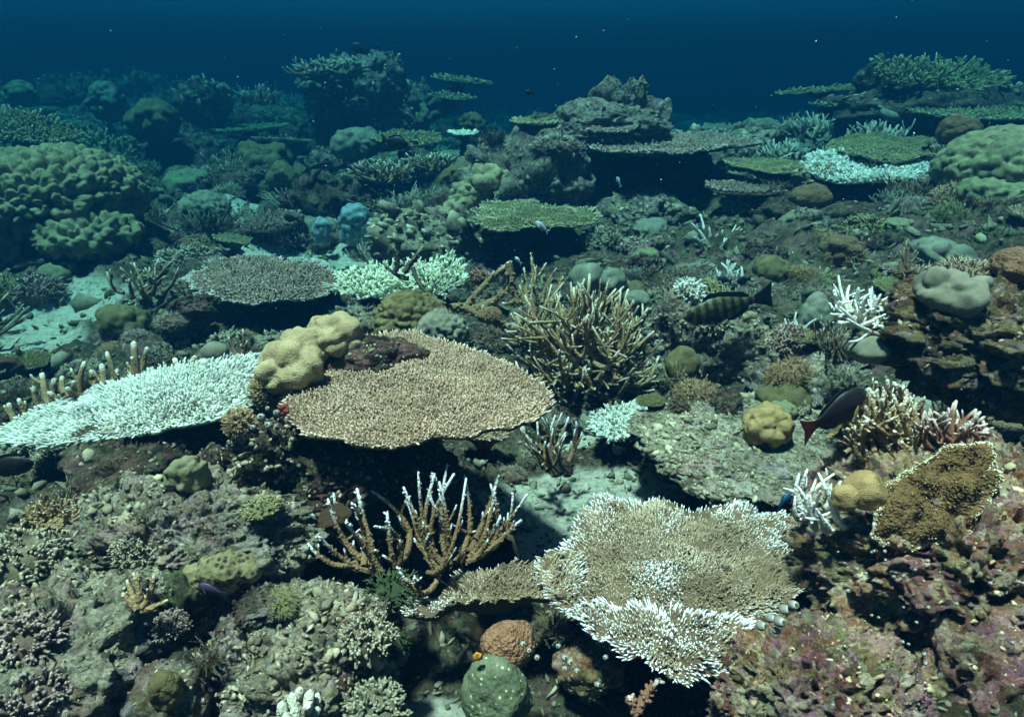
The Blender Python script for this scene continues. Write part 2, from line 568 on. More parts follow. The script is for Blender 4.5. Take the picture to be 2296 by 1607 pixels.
M['eye'] = plain_mat('fish_eye', (0.01, 0.01, 0.01), (0.02, 0.02, 0.02), 60, 0.2)

# ------------------------------------------------------------------ the reef bed
CTRL = [(-150, 1650, .12), (300, 1630, .10), (600, 1630, .05), (900, 1630, -.03), (1150, 1630, -.06), (1450, 1630, -.05), (1700, 1630, .05), (2000, 1620, .2), (2400, 1620, .28),
        (0, 1400, .15), (300, 1400, .15), (600, 1400, .12), (850, 1400, .02), (1060, 1400, -.12), (1400, 1400, -.12), (1800, 1400, .0), (2100, 1350, .18), (2400, 1300, .3),
        (0, 1200, .06), (300, 1160, .14), (550, 1140, .18), (750, 1150, .05), (950, 1200, -.06), (1200, 1200, -.1), (1500, 1200, -.1), (1800, 1200, -.02), (2050, 1150, .15), (2350, 1100, .3),
        (0, 1050, 0), (300, 1050, 0), (550, 1000, .1), (750, 1000, .05), (1050, 1020, -.06), (1300, 1050, -.08), (1550, 1050, -.06), (1800, 1000, -.02), (2050, 950, .1), (2300, 950, .15),
        (0, 880, -.05), (300, 850, -.05), (600, 850, .1), (1000, 850, .0), (1300, 850, 0), (1550, 850, .1), (1800, 850, .15), (2050, 850, .15), (2300, 800, .22),
        (0, 720, -.1), (300, 720, -.1), (600, 750, -.08), (900, 720, 0.0), (1200, 720, .02), (1500, 720, .12), (1800, 720, .2), (2100, 720, .25), (2350, 700, .35),
        (0, 620, -.05), (300, 600, -.08), (600, 590, -.06), (850, 580, -.06), (1150, 600, 0), (1500, 600, .12), (1800, 600, .25), (2100, 600, .35), (2350, 560, .45),
        (150, 520, .1), (400, 520, 0), (700, 520, 0), (900, 500, .0), (1200, 560, .02), (1500, 520, .2), (1800, 500, .35), (2100, 480, .5), (2350, 450, .6),
        (150, 420, .15), (450, 420, .0), (750, 420, .1), (1000, 420, .15), (1300, 430, .25), (1600, 420, .3), (1900, 420, .4), (2250, 380, .6),
        (-50, 340, .2), (400, 350, .05), (700, 340, .1), (1000, 340, .12), (1400, 340, .3), (1750, 350, .2), (2000, 330, .35), (2300, 320, .5),
        (100, 270, .4), (500, 270, .4), (800, 280, .5), (1100, 280, .2), (1700, 290, .1), (2100, 270, .5)]
_cp = np.array([P(u, v, z)[:2] for u, v, z in CTRL])
_cz = np.array([c[2] for c in CTRL])
_cr = np.hypot(_cp[:, 0], _cp[:, 1])
FAR = [(-14, 12, .9), (-9, 14, .85), (-4.5, 13, .3), (-1.5, 11, -.5), (1, 11, -.9), (4, 11, -.8), (0, 15, -1.6), (4, 15, -1.8), (9, 15, -.7), (15, 12, .2), (-25, 25, .4), (0, 30, -3.2), (25, 25, -1.8), (-50, 40, -.5),
       (50, 40, -2.5), (0, 60, -4), (-3, -3, .2), (3, -3, .3), (0, -20, .3), (-20, 0, .5), (20, 0, .6), (-4, 1, .0), (4, 1, .4), (0, -.6, .1)]
_cp = np.vstack([_cp, [f[:2] for f in FAR]])
_cz = np.append(_cz, [f[2] for f in FAR])
_cr = np.append(_cr, [max(1.0, math.hypot(f[0], f[1])) for f in FAR])
SAND = [(110, 690, 170, 45), (60, 740, 120, 30), (700, 572, 190, 24), (840, 578, 80, 22), (620, 560, 120, 20), (1190, 1200, 130, 70), (1210, 1130, 120, 50), (1350, 1080, 150, 35), (1100, 1240, 60, 30), (1450, 1110, 110, 18),
        (1280, 990, 60, 25), (1490, 770, 40, 20), (520, 470, 70, 25), (2130, 690, 60, 20), (560, 600, 80, 10), (1000, 1590, 120, 25)]


def macro(xy):
    out = np.empty(len(xy))
    for i in range(0, len(xy), 20000):
        q = xy[i:i + 20000]
        d2 = ((q[:, None] - _cp[None]) ** 2).sum(2)
        w = 1.0 / (d2 + (0.07 * _cr[None]) ** 2) ** 1.7
        out[i:i + 20000] = (w * _cz).sum(1) / w.sum(1)
    return out


def sandmask(xy, z):
    r = np.zeros(len(xy))
    for u, v, ru, rv in SAND:
        c = P(u, v, float(macro(P(u, v, 0)[None, :2])[0]))
        t = depth(c)
        ax = ru * t / F
        ay = abs(P(u, v - rv, c[2])[1] - P(u, v + rv, c[2])[1]) / 2
        d = ((xy[:, 0] - c[0]) / ax) ** 2 + ((xy[:, 1] - c[1]) / ay) ** 2
        r = np.maximum(r, np.clip(1.35 - d, 0, 1))
    p3 = np.c_[xy * 9, np.zeros(len(xy))]
    return np.clip(r * 2.0 + 0.7 * fbm(p3, 4, 5) - 0.3, 0, 1) * (r > 0)


def ground_z(xy, detail=True):
    xy = np.asarray(xy, float).reshape(-1, 2)
    z = macro(xy)
    r = np.hypot(xy[:, 0], xy[:, 1])
    p = np.c_[xy, np.zeros(len(xy))]
    k = np.clip(r / 2.2, 0.45, 3.2)
    z = z + 0.05 * k * fbm(p * 1.7, 3, 2)
    if detail:
        s = 1 - 0.85 * sandmask(xy, z)
        warp = np.c_[fbm(p * 5, 2, 31), fbm(p * 5, 2, 37)] * 0.06
        q = xy + warp
        z = z + s * (0.030 * k * (0.6 - worley2(q * 7, 3)) + 0.02 * k * fbm(p * 9, 4, 8, 0.6) + 0.014 * (0.5 - worley2(q * 22, 9)) + 0.006 * fbm(p * 50, 2, 17))
        z = z + (1 - s) * 0.004 * fbm(p * 30, 3, 21)
    return z


def G(u, v, detail=False):
    """where the sight line through a picture point meets the reef bed"""
    d = ray(u, v)
    t = np.geomspace(0.5, 40, 500)
    p = CAMP + d * t[:, None]
    below = p[:, 2] < ground_z(p[:, :2], detail)
    i = int(np.argmax(below)) if below.any() else len(t) - 1
    return p[i]


def build_ground():
    rows = [0.12]
    while rows[-1] < 62:
        r = rows[-1]
        rows.append(r + min(max((1.44 + r * r) / 1.2 * math.radians(0.2), 0.006), 0.035 * r + 0.002))
    rows = np.array(rows)
    ang = np.concatenate([np.linspace(-180, -58, 40)[:-1], np.linspace(-55, 55, 390), np.linspace(58, 180, 40)[1:-1]])
    a = np.radians(ang)
    X = rows[:, None] * np.sin(a)[None]
    Y = rows[:, None] * np.cos(a)[None]
    xy = np.c_[X.ravel(), Y.ravel()]
    z = ground_z(xy)
    sm = sandmask(xy, z)
    V = np.c_[xy, z]
    n, m = len(rows), len(a)
    i, j = np.meshgrid(np.arange(n - 1), np.arange(m), indexing='ij')
    p = (i * m + j).ravel()
    q = (i * m + (j + 1) % m).ravel()
    T = np.vstack([np.c_[p, q, p + m], np.c_[q, q + m, p + m]])
    V = np.vstack([V, [0, 0, float(ground_z([[0, 0]])[0])]])
    jj = np.arange(m)
    T = np.vstack([T, np.c_[np.full(m, len(V) - 1), (jj + 1) % m, jj]])
    me = mesh_np('ground', V, T[:, [0, 2, 1]], {'sand': np.append(sm, 0), 'tint': np.zeros(len(V))})
    me.materials.append(M['ground'])
    o = bpy.data.objects.new('ground', me)
    COL.objects.link(o)
    tag(o, 'reef bed of pale sand and rubble under the corals', None, kind='structure')


build_ground()

# ------------------------------------------------------------------ builders
HM_N, HM_C = 1200, 0.015
HM = np.full((HM_N, HM_N), -9.0)          # tops of the placed rocks, in 15 mm cells


def hm_add(V):
    i = ((V[:, 0] + HM_N * HM_C / 2) / HM_C).astype(int)
    j = (V[:, 1] / HM_C).astype(int)
    k = (i >= 0) & (i < HM_N) & (j >= 0) & (j < HM_N)
    np.maximum.at(HM, (i[k], j[k]), V[k, 2])


def hm_top(x, y, g):
    i, j = int((x + HM_N * HM_C / 2) / HM_C), int(y / HM_C)
    if not (2 <= i < HM_N - 2 and 2 <= j < HM_N - 2):
        return g
    return max(g, float(np.max(HM[i - 1:i + 2, j - 1:j + 2])))


AVOID = []                       # (x, y, r) already taken by a placed thing


def sight_hit(u, v, t):
    """depth at which the sight line meets rock or reef bed, if nearer than t"""
    d = ray(u, v)
    ts = np.arange(0.7, t, 0.02)
    if not len(ts):
        return t
    p = CAMP + d * ts[:, None]
    g = ground_z(p[:, :2], False)
    for k in range(len(ts)):
        if p[k, 2] < hm_top(p[k, 0], p[k, 1], g[k]) - 0.005:
            return ts[k]
    return t


def bb(u0, v0, u1, v1, z0=None, fwd=0.5, t=None, avoid=True):
    """centre and radii of a body filling a picture box and standing on the reef"""
    uc, vc = (u0 + u1) / 2, (v0 + v1) / 2
    if t is None:
        c = P(uc, v1, z0) if z0 is not None else G(uc, v1)
        t = depth(c)
        t += fwd * (u1 - u0) / 2 * t / F
    if avoid:
        th = sight_hit(uc, v1 - .2 * (v1 - v0), t)
        if th < t:
            t = min(t, th / (1 - .2 * (u1 - u0) / F))
    C = D(uc, vc, t)
    rx, rz = (u1 - u0) / 2 * t / F, (v1 - v0) / 2 * t / F
    if avoid:
        AVOID.append((C[0], C[1], rx))
    return C, rx, rz, t


def lobed_arrays(seed, nl=60, size=0.42, amp=0.16, sub=5, low=0.12, rough=0.0, sc=(1.0, 1.0, 1.0)):
    """an ellipsoid swelling into rounded lobes of uneven size"""
    rng = np.random.default_rng(seed)
    V, T = ico(sub)
    sc = np.asarray(sc, float)
    B = V * sc
    N = V / sc
    N /= np.linalg.norm(N, axis=1)[:, None]
    S = rng.normal(size=(nl * 14 + 300, 3))
    S = S / np.linalg.norm(S, axis=1)[:, None] * sc
    keep = [0]
    md = size * rng.uniform(0.8, 1.35, len(S))
    for i in range(1, len(S)):
        if ((S[keep] - S[i]) ** 2).sum(1).min() > md[i] ** 2:
            keep.append(i)
        if len(keep) >= nl * 1.3:
            break
    S = S[keep]
    sz = size * rng.uniform(0.65, 1.3, len(S))
    W = B + 0.14 * size * np.c_[vnoise(B * 3 / size, 1), vnoise(B * 3 / size, 2), vnoise(B * 3 / size, 3)]
    d2 = np.clip((W * W).sum(1)[:, None] + (S * S).sum(1)[None] - 2 * W @ S.T, 0, 9) / (sz[None] ** 2)
    h = 1 - np.minimum(d2.min(1), 1.2)
    r = 1.75 * amp * (h - 0.65) + 0.25 * amp * fbm(B * 2.2 / size, 2, seed + 8) + low * fbm(B * 1.3 + seed, 2, seed)
    if rough:
        r = r + rough * fbm(B * 9 + seed, 4, seed + 3)
    return B + N * r[:, None], T


def lobed(name, label, cat, box, mat, seed, nl=60, size=0.42, amp=0.16, sub=5, low=0.12, z0=None, dr=0.9, rough=0.0, group=None, parent=None, fwd=0.5, t=None, rot=0.0, fix=False):
    C, rx, rz, t = bb(*box, z0=z0, fwd=fwd, t=t, avoid=not fix)
    k = max(rx, rz)
    V, T = lobed_arrays(seed, nl, size, amp, sub, low, rough, (rx / k, rx * dr / k, rz / k))
    V = V * k
    if rot:
        c, s = math.cos(rot), math.sin(rot)
        V = V @ np.array([[c, 0, -s], [0, 1, 0], [s, 0, c]])
    V = V + C
    base = C - [0, 0, rz]
    if parent is not None:
        return MB().add(V, T).build(name, mat, parent, np.array(parent.location))
    o = MB().add(V, T).build(name, mat, None, base)
    return tag(o, label, cat, group)


def rock_arrays(seed, sub=5, low=0.3, mid=0.14, fine=0.05, pit=0.08, freq=1.0):
    V, T = ico(sub)
    q = V * freq + seed * 1.37
    w = q + 0.10 * np.c_[fbm(q * 4, 2, seed + 21), fbm(q * 4, 2, seed + 22), fbm(q * 4, 2, seed + 23)]
    r = 1 + low * fbm(q * 1.2, 3, seed)
    r = r + mid * (0.55 - worley(w * 2.6, seed)) * 1.6
    r = r + fine * 1.3 * (0.5 - worley(w * 8, seed + 2)) + fine * 0.8 * (0.45 - np.abs(fbm(w * 7, 4, seed + 5, 0.6)))
    if sub >= 6:
        r = r + fine * 0.7 * (0.5 - worley(w * 19, seed + 12)) + fine * 0.45 * fbm(w * 30, 3, seed + 15, 0.7)
    r = r - pit * np.clip(0.42 - worley(w * 5 + 3, seed + 7), 0, 1) * 2.2
    return V * np.clip(r, 0.3, 2)[:, None], T


def face_pts(V, T, n, rng, up=-0.2):
    a, b, c = V[T[:, 0]], V[T[:, 1]], V[T[:, 2]]
    N = np.cross(b - a, c - a)
    A = np.linalg.norm(N, axis=1) + 1e-15
    N = N / A[:, None]
    w = A * (N[:, 2] > up)
    i = rng.choice(len(T), n, p=w / w.sum())
    u, v = rng.random(n), rng.random(n)
    f = u + v > 1
    u[f], v[f] = 1 - u[f], 1 - v[f]
    p = a[i] + (b[i] - a[i]) * u[:, None] + (c[i] - a[i]) * v[:, None]
    return p, N[i]


def knobs_on(V, T, n, size, mat, parent, base, seed, fing=0.35, up=-0.2):
    """small nodules and stubs growing all over a rock"""
    rng = np.random.default_rng(seed)
    p, N = face_pts(V, T, n, rng, up)
    mb = MB()
    patch = fbm(p * 9 + seed, 2, 4)
    k = (rng.random(n) + 0.5 * patch) < fing
    s = size * 0.75 * np.minimum(np.exp(rng.normal(-.1, 0.6, n)), 1.7) * (0.8 + 0.5 * np.clip(patch, -1, 1))
    tint = rng.normal(0, 0.28, n) + 0.25 * patch
    tint = np.clip(tint, -0.75, 0.8)
    d = N + rng.normal(0, 0.5, N.shape) + [0, 0, 0.3]
    R = frames(d, rng)
    a = ~k
    w = rng.integers(0, 7, n)
    for j in range(7):
        b = a & (w == j)
        mb.inst(NODS[j][0], NODS[j][1], R[b] * (s[b][:, None] * rng.uniform(0.4, 1.4, (b.sum(), 3)) * [1.1, 1.1, .6])[:, None, :], p[b], None, tint[b], rng.random(b.sum()) * 0.8)
    for j in range(5):
        b = k & (w % 5 == j)
        mb.inst(FINGS[j], _f4[1], R[b] * np.c_[s[b] * 0.5, s[b] * 0.5, s[b] * rng.uniform(.8, 1.9, b.sum())][:, None, :], p[b] - N[b] * s[b][:, None] * 0.2, _f4[2], tint[b])
    o = mb.build('encrusting_knobs', mat, parent, base)
    o['kind'] = 'stuff'
    return o


def rock(name, label, box, mat, seed, sub=5, z0=None, dr=0.9, kn=0, ks=0.012, kmat='knob', group=None, t=None, fwd=0.5, flat=None, cat='rock', fing=0.35, up=-0.2, **kw):
    C, rx, rz, t = bb(*box, z0=z0, fwd=fwd, t=t, avoid=False)
    V, T = rock_arrays(seed, sub, **kw)
    if flat:
        V[:, 2] = np.where(V[:, 2] > flat, flat + (V[:, 2] - flat) * 0.25, V[:, 2])
    V = V * [rx, rx * dr, rz] + C
    base = C - [0, 0, rz]
    e = empty(name, base, label, cat, group)
    hm_add(V)
    mb = MB().add(V, T)
    mb.build('rock_body', M[mat], e, base)
    if kn:
        knobs_on(V, T, int(kn * (.6 if t > 4 else .9)), ks, M[kmat], e, base, seed + 50, fing, up)
    return e


def poly_radius(poly, c, th):
    """distance from c to the outline in each direction"""
    a = np.asarray(poly) - c
    b = np.roll(a, -1, 0)
    R = np.zeros(len(th))
    for i, t in enumerate(th):
        d = np.array([math.cos(t), math.sin(t)])
        e = b - a
        den = d[0] * e[:, 1] - d[1] * e[:, 0]
        den = np.where(np.abs(den) < 1e-12, 1e-12, den)
        s = (a[:, 0] * e[:, 1] - a[:, 1] * e[:, 0]) / den
        q = (a[:, 0] * d[1] - a[:, 1] * d[0]) / den
        ok = (s > 0) & (q >= -1e-6) & (q <= 1 + 1e-6)
        R[i] = s[ok].max() if ok.any() else 0
    return R


def in_poly(pts, poly):
    x, y = pts[:, 0], pts[:, 1]
    a = np.asarray(poly)
    b = np.roll(a, -1, 0)
    ins = np.zeros(len(pts), bool)
    for (x1, y1), (x2, y2) in zip(a, b):
        c = ((y1 > y) != (y2 > y)) & (x < (x2 - x1) * (y - y1) / (y2 - y1 + 1e-15) + x1)
        ins ^= c
    return ins


def plate_parts(parent, base, p0, n, poly2, mats, seed, spacing=0.008, ln=0.012, rad=0.0034, lean=0.5, bowl=0.02, und=0.008, thick=0.02,
                rim=0.6, hole=None, tipnoise=0.0, jag=0.05, rimw=2.2, side=0.0, tmpl=None, center=None, maxn=14000, under=0.08, tipbase=-0.12):
    """a coral plate: solid slab with an uneven rim, covered in upright branchlets"""
    rng = np.random.default_rng(seed)
    n = np.asarray(n, float)
    n /= np.linalg.norm(n)
    ex = np.cross([0, 1, 0], n)
    ex /= np.linalg.norm(ex)
    ey = np.cross(n, ex)
    p0 = np.asarray(p0, float)
    poly2 = np.asarray(poly2)
    c = poly2.mean(0) if center is None else np.asarray(center)
    A = 104 if len(poly2) and np.ptp(poly2, axis=0).max() / max(depth(p0), .1) > .2 else 64
    th = np.arange(A) / A * 2 * math.pi
    R0 = poly_radius(poly2, c, th)
    R0 = (R0 + np.roll(R0, 1) + np.roll(R0, -1)) / 3
    R0 = R0 * (1 + jag * fbm(np.c_[np.cos(th) * 4, np.sin(th) * 4, np.full(A, seed)], 4, seed, 0.7))
    Rm = R0.mean()

    def Rat(t):
        return np.interp(t % (2 * math.pi), np.append(th, 2 * math.pi), np.append(R0, R0[0]))

    def height(xy):
        d = xy - c
        r = np.hypot(d[:, 0], d[:, 1]) / np.maximum(Rat(np.arctan2(d[:, 1], d[:, 0])), 1e-6)
        return bowl * (r ** 2) + und * fbm(np.c_[xy * (2.2 / Rm), np.full(len(xy), seed * 0.7)], 3, seed) + und * 0.35 * fbm(np.c_[xy * 40, np.full(len(xy), seed)], 2, seed)

    def W(xy, h):
        return p0 + xy[:, :1] * ex + xy[:, 1:2] * ey + np.asarray(h)[:, None] * n

    rings = np.array([0.0, 0.12, 0.25, 0.4, 0.55, 0.68, 0.8, 0.9, 0.96, 1.0])
    K = len(rings)
    xy = c + (rings[:, None, None] * R0[None, :, None] * np.stack([np.cos(th), np.sin(th)], 1)[None]).reshape(-1, 2)
    h = height(xy)
    top = W(xy, h)
    rr = np.repeat(rings, A)
    bot = W(xy, h - thick * (0.35 + 0.9 * (1 - rr)) - under * np.clip(1 - rr / 0.75, 0, 1) ** 1.5 - 0.004 * rng.random(len(xy)))
    V = np.vstack([top, bot])
    i, j = np.meshgrid(np.arange(K - 1), np.arange(A), indexing='ij')
    p, q = (i * A + j).ravel(), (i * A + (j + 1) % A).ravel()
    T = np.vstack([np.c_[p, p + A, q], np.c_[q, p + A, q + A]])
    O = K * A
    Tb = T[:, [0, 2, 1]] + O
    jj = np.arange(A)
    a, b = (K - 1) * A + jj, (K - 1) * A + (jj + 1) % A
    Tr = np.vstack([np.c_[a, a + O, b], np.c_[b, a + O, b + O]])
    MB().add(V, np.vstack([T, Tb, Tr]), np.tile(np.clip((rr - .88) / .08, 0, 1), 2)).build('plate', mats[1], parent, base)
    # branchlets
    lo, hi = poly2.min(0) - Rm * 0.1, poly2.max(0) + Rm * 0.1
    area = 0.5 * float((R0 ** 2).mean()) * 2 * math.pi
    spacing = max(spacing, math.sqrt(area / maxn))
    gx, gy = np.meshgrid(np.arange(lo[0], hi[0], spacing), np.arange(lo[1], hi[1], spacing * 0.87))
    gx = gx + (np.arange(gx.shape[0]) % 2)[:, None] * spacing / 2
    pts = np.c_[gx.ravel(), gy.ravel()] + rng.normal(0, spacing * 0.30, (gx.size, 2))
    d = pts - c
    r = np.hypot(d[:, 0], d[:, 1])
    Rb = Rat(np.arctan2(d[:, 1], d[:, 0]))
    keep = r < Rb
    if hole is not None:
        keep &= ~in_poly(pts, hole)
    pts, d, r, Rb = pts[keep], d[keep], r[keep], Rb[keep]
    m = len(pts)
    f = r / Rb
    edge = np.clip(1 - (Rb - r) / (spacing * rimw), 0, 1)
    od = d / (r[:, None] + 1e-9)
    outw = od[:, :1] * ex + od[:, 1:2] * ey
    jit = rng.normal(0, 0.22, (m, 3))
    dirs = n + outw * (lean * f ** 1.5 + 1.1 * edge)[:, None] + jit
    L = ln * rng.uniform(0.5, 1.3, m) * (1 + 0.35 * edge)
    L = L * (1 + 0.3 * fbm(np.c_[pts * 18, np.full(m, seed)], 2, seed + 9))
    rd = rad * rng.uniform(0.8, 1.2, m)
    tn = tipnoise * fbm(np.c_[pts * 7, np.full(m, 3.3)], 3, seed + 4)
    tipadd = rim * edge + tn + rng.normal(0, 0.08, m) + tipbase
    O = W(pts, height(pts) - 0.002)
    tint = np.clip(rng.normal(0, 0.13, m) + 0.18 * fbm(np.c_[pts * 12, np.full(m, 1.7)], 3, seed + 6), -0.5, 0.5)
    tv, tt, tp = tmpl or (FING if rad * F / max(depth(p0), .1) > 2.6 else FING4)
    mb = MB().inst(tv, tt, frames(dirs, rng) * np.c_[rd, rd, L][:, None, :], O, tp, tint, tipadd)
    if side > 0:
        k = rng.random(m) < side
        for _ in range(2):
            dd = dirs[k] / np.linalg.norm(dirs[k], axis=1)[:, None]
            sd = dd + rng.normal(0, 0.75, (k.sum(), 3))
            mb.inst(tv, tt, frames(sd, rng) * np.c_[rd[k] * 0.75, rd[k] * 0.75, L[k] * 0.55][:, None, :], O[k] + dd * (L[k] * rng.uniform(0.3, 0.6, k.sum()))[:, None], tp, tint[k], tipadd[k])
    o = mb.build('branchlets', mats[0], parent, base)
    o['kind'] = 'stuff'
    return W(c[None], height(c[None]))[0], Rm


def px_poly(pix, p0, n):
    n = np.asarray(n, float) / np.linalg.norm(n)
    ex = np.cross([0, 1, 0], n)
    ex /= np.linalg.norm(ex)
    ey = np.cross(n, ex)
    return np.array([[np.dot(onplane(u, v, p0, n) - p0, ex), np.dot(onplane(u, v, p0, n) - p0, ey)] for u, v in pix])


def ell(u, v, ru, rv, seed=0, k=26, j=0.07):
    rng = random.Random(seed)
    return [(u + ru * (1 + rng.uniform(-j, j)) * math.cos(i / k * 2 * math.pi), v + rv * (1 + rng.uniform(-j, j)) * math.sin(i / k * 2 * math.pi)) for i in range(k)]


def stalk(parent, base, top, foot, r0, r1, mat, seed):
    r1 = min(r1, 0.12)
    rng = np.random.default_rng(seed)
    k = 9
    s = np.linspace(0, 1, k)
    top, foot = np.asarray(top), np.asarray(foot)
    pts = foot + (top - foot) * s[:, None] + rng.normal(0, r1 * 0.12, (k, 3)) * (s * (1 - s) * 4)[:, None]
    rad = r0 + (r1 - r0) * s ** 2.0
    rad = rad * (1 + 0.1 * rng.normal(size=k))
    MB().tube(pts, rad, 18, rough=0.14, rng=rng, cap=False).build('stalk', mat, parent, base)


def table(label, pix, z, mats, seed, n=(0, 0, 1), name='table_coral', hole=None, foot=None, stalk_r=0.25, group=None, cen=None, t=None, cat='coral', nostalk=False, **kw):
    uc = sum(p[0] for p in pix) / len(pix)
    vc = sum(p[1] for p in pix) / len(pix)
    p0 = P(uc, vc, z) if t is None else D(uc, vc, t)
    poly = px_poly(pix, p0, n)
    hp = px_poly(hole, p0, n) if hole else None
    center = px_poly([cen], p0, n)[0] if cen else None
    sz = float(np.ptp(poly, axis=0).mean() / 2)
    gz = float(ground_z([p0[:2]], False)[0]) - 0.03
    base = np.array([p0[0], p0[1], min(gz, p0[2] - 0.05)])
    e = empty(name, base, label, cat, group)
    ctr, Rm = plate_parts(e, base, p0, n, poly, mats, seed, hole=hp, center=center, **kw)
    if not nostalk:
        ft = base if foot is None else np.asarray(foot)
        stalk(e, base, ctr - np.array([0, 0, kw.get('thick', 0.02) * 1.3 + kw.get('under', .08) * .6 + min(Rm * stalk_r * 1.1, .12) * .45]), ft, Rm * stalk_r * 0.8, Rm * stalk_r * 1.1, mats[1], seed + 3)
    AVOID.append((p0[0], p0[1], sz * 0.8))
    return e


def curve_pts(a, b, bend, k=8):
    s = np.linspace(0, 1, k)[:, None]
    a, b, bend = np.asarray(a), np.asarray(b), np.asarray(bend)
    return a + (b - a) * s + bend * (s * (1 - s) * 4)


def branch(mb, rng, a, b, r, bend=0.12, subs=2, sides=6, k=8, sublen=0.4, nubs=0, tipr=0.35, up=0.4, rough=0.12, tint=None, twigs=None):
    """one staghorn branch with side twigs, tapering to a pale tip"""
    a, b = np.asarray(a, float), np.asarray(b, float)
    L = np.linalg.norm(b - a)
    d = (b - a) / L
    bd = rng.normal(0, 1, 3)
    bd -= d * np.dot(bd, d)
    pts = curve_pts(a, b, bd * L * bend * 0.6 + np.array([0, 0, -L * bend * 0.5]), k)
    s = np.linspace(0, 1, k)
    rad = r * (1 - (1 - tipr) * s ** 1.6)
    tt = rng.normal(0, 0.12) if tint is None else tint
    mb.tube(pts, rad, sides, tt, 0.0, 1.0, True, rough, rng)
    for _ in range(subs):
        f = rng.uniform(0.35, 0.85)
        i = int(f * (k - 1))
        p = pts[i]
        sd = d * 0.8 + rng.normal(0, 0.6, 3) + [0, 0, up]
        sd /= np.linalg.norm(sd)
        l2 = L * sublen * rng.uniform(0.6, 1.2) * (1.2 - f * 0.5)
        q = curve_pts(p, p + sd * l2, rng.normal(0, l2 * 0.06, 3) + [0, 0, -l2 * 0.08], 5)
        r2 = rad[i] * 0.8
        tm = mb
        if twigs is not None:
            tm = MB()
            twigs.append(tm)
        tm.tube(q, r2 * (1 - 0.6 * np.linspace(0, 1, 5) ** 1.5), max(5, sides - 1), tt, 0.25, 1.0, True, rough, rng)
    if nubs:
        m = int(nubs)
        i = rng.integers(1, k - 1, m)
        f = rng.random((m, 1))
        p = pts[i] + (pts[np.minimum(i + 1, k - 1)] - pts[i]) * f
        dirs = rng.normal(0, 1, (m, 3))
        dirs -= d * (dirs @ d)[:, None]
        dirs /= np.linalg.norm(dirs, axis=1)[:, None]
        R = frames(dirs + d * 0.7, rng)
        sz = r * 0.32 * rng.uniform(0.8, 1.3, m)
        mb.inst(FING4[0], FING4[1], R * np.c_[sz, sz, sz * 2.4][:, None, :], p + dirs * (rad[i] * 0.75)[:, None], None, np.full(m, tt + 0.1), s[i] * 1.0)
    return pts


def staghorn(name, label, base_px, z0, tips, mat, seed, r=0.008, t=None, group=None, jitter=0.04, cat='coral', baser=0.08, inner=False, split=False, fixed=False, **kw):
    """tips: list of (u, v, depth offset); branches rise from around the base point to them"""
    rng = np.random.default_rng(seed)
    if t is not None and not fixed:
        t = sight_hit(base_px[0], base_px[1] - 6, t)
    B = P(*base_px, z0) if t is None else D(*base_px, t)
    t0 = depth(B)
    e = empty(name, B, label, cat, group)
    for (u, v, dt, *bp) in tips:
        tip = D(u, v, t0 + dt)
        if bp:
            a = D(bp[0], bp[1], t0 + (bp[2] if len(bp) > 2 else dt * 0.3))
        else:
            hd = (tip - B) * ([0.35, 0.35, 0.0] if not inner else [0.42, 0.42, 0.38])
            a = B + hd + np.r_[rng.normal(0, baser * 0.4, 2), -0.01]
        mb = MB()
        tw = [] if split else None
        branch(mb, rng, a, tip, r * rng.uniform(0.85, 1.2), twigs=tw, **kw)
        bo = mb.build('branch', mat, e, B)
        for q in tw or ():
            q.build('twig', mat, bo, B)
    AVOID.append((B[0], B[1], baser * 1.5))
    return e


def thicket_tips(rng, u, v, ru, rv, n, t, up=0.3, ang=(-0.15, 1.15)):
    """branch ends spread over a dome that is ru by rv picture units at depth t"""
    out = []
    for _ in range(n):
        th = rng.uniform(ang[0] * math.pi, ang[1] * math.pi)
        q = math.sqrt(rng.uniform(0.05, 1))
        uu = u + ru * q * math.cos(th) * 1.0
        vv = v - rv * q * math.sin(th)
        out.append((uu, vv, (rng.uniform(-1, 0.8)) * math.sqrt(max(0.02, 1 - q * q)) * ru * t / F))
    return out


def bush_arrays(seed, n=120, ln=0.4, rad=0.05, flat=0.6, side=2, tmpl=None, spread=0.35, core=0.72):
    """unit-size clump: knobbly core with radiating fingers"""
    rng = np.random.default_rng(seed)
    mb = MB()
    V, T = rock_arrays(seed, 3, 0.2, 0.12, 0.05)
    mb.add(V * [core, core, core * flat], T, 0.0, -0.25)
    d = rng.normal(size=(n, 3))
    d /= np.linalg.norm(d, axis=1)[:, None]
    d[:, 2] = np.abs(d[:, 2]) * 1.0 - 0.12
    p = d * [core * 0.85, core * 0.85, core * 0.85 * flat]
    dirs = d + rng.normal(0, spread, d.shape) + [0, 0, 0.35]
    L = ln * rng.uniform(0.6, 1.2, n)
    rd = rad * rng.uniform(0.8, 1.25, n)
    tint = rng.normal(0, 0.15, n)
    tv, tt, tp = tmpl or (FING if n < 260 else FING4)
    mb.inst(tv, tt, frames(dirs, rng) * np.c_[rd, rd, L][:, None, :], p, tp, tint)
    dn = dirs / np.linalg.norm(dirs, axis=1)[:, None]
    for _ in range(side):
        sd = dn + rng.normal(0, 0.6, d.shape)
        mb.inst(tv, tt, frames(sd, rng) * np.c_[rd * 0.8, rd * 0.8, L * 0.5][:, None, :], p + dn * (L * rng.uniform(0.3, 0.8, n))[:, None], tp, tint)
    return mb


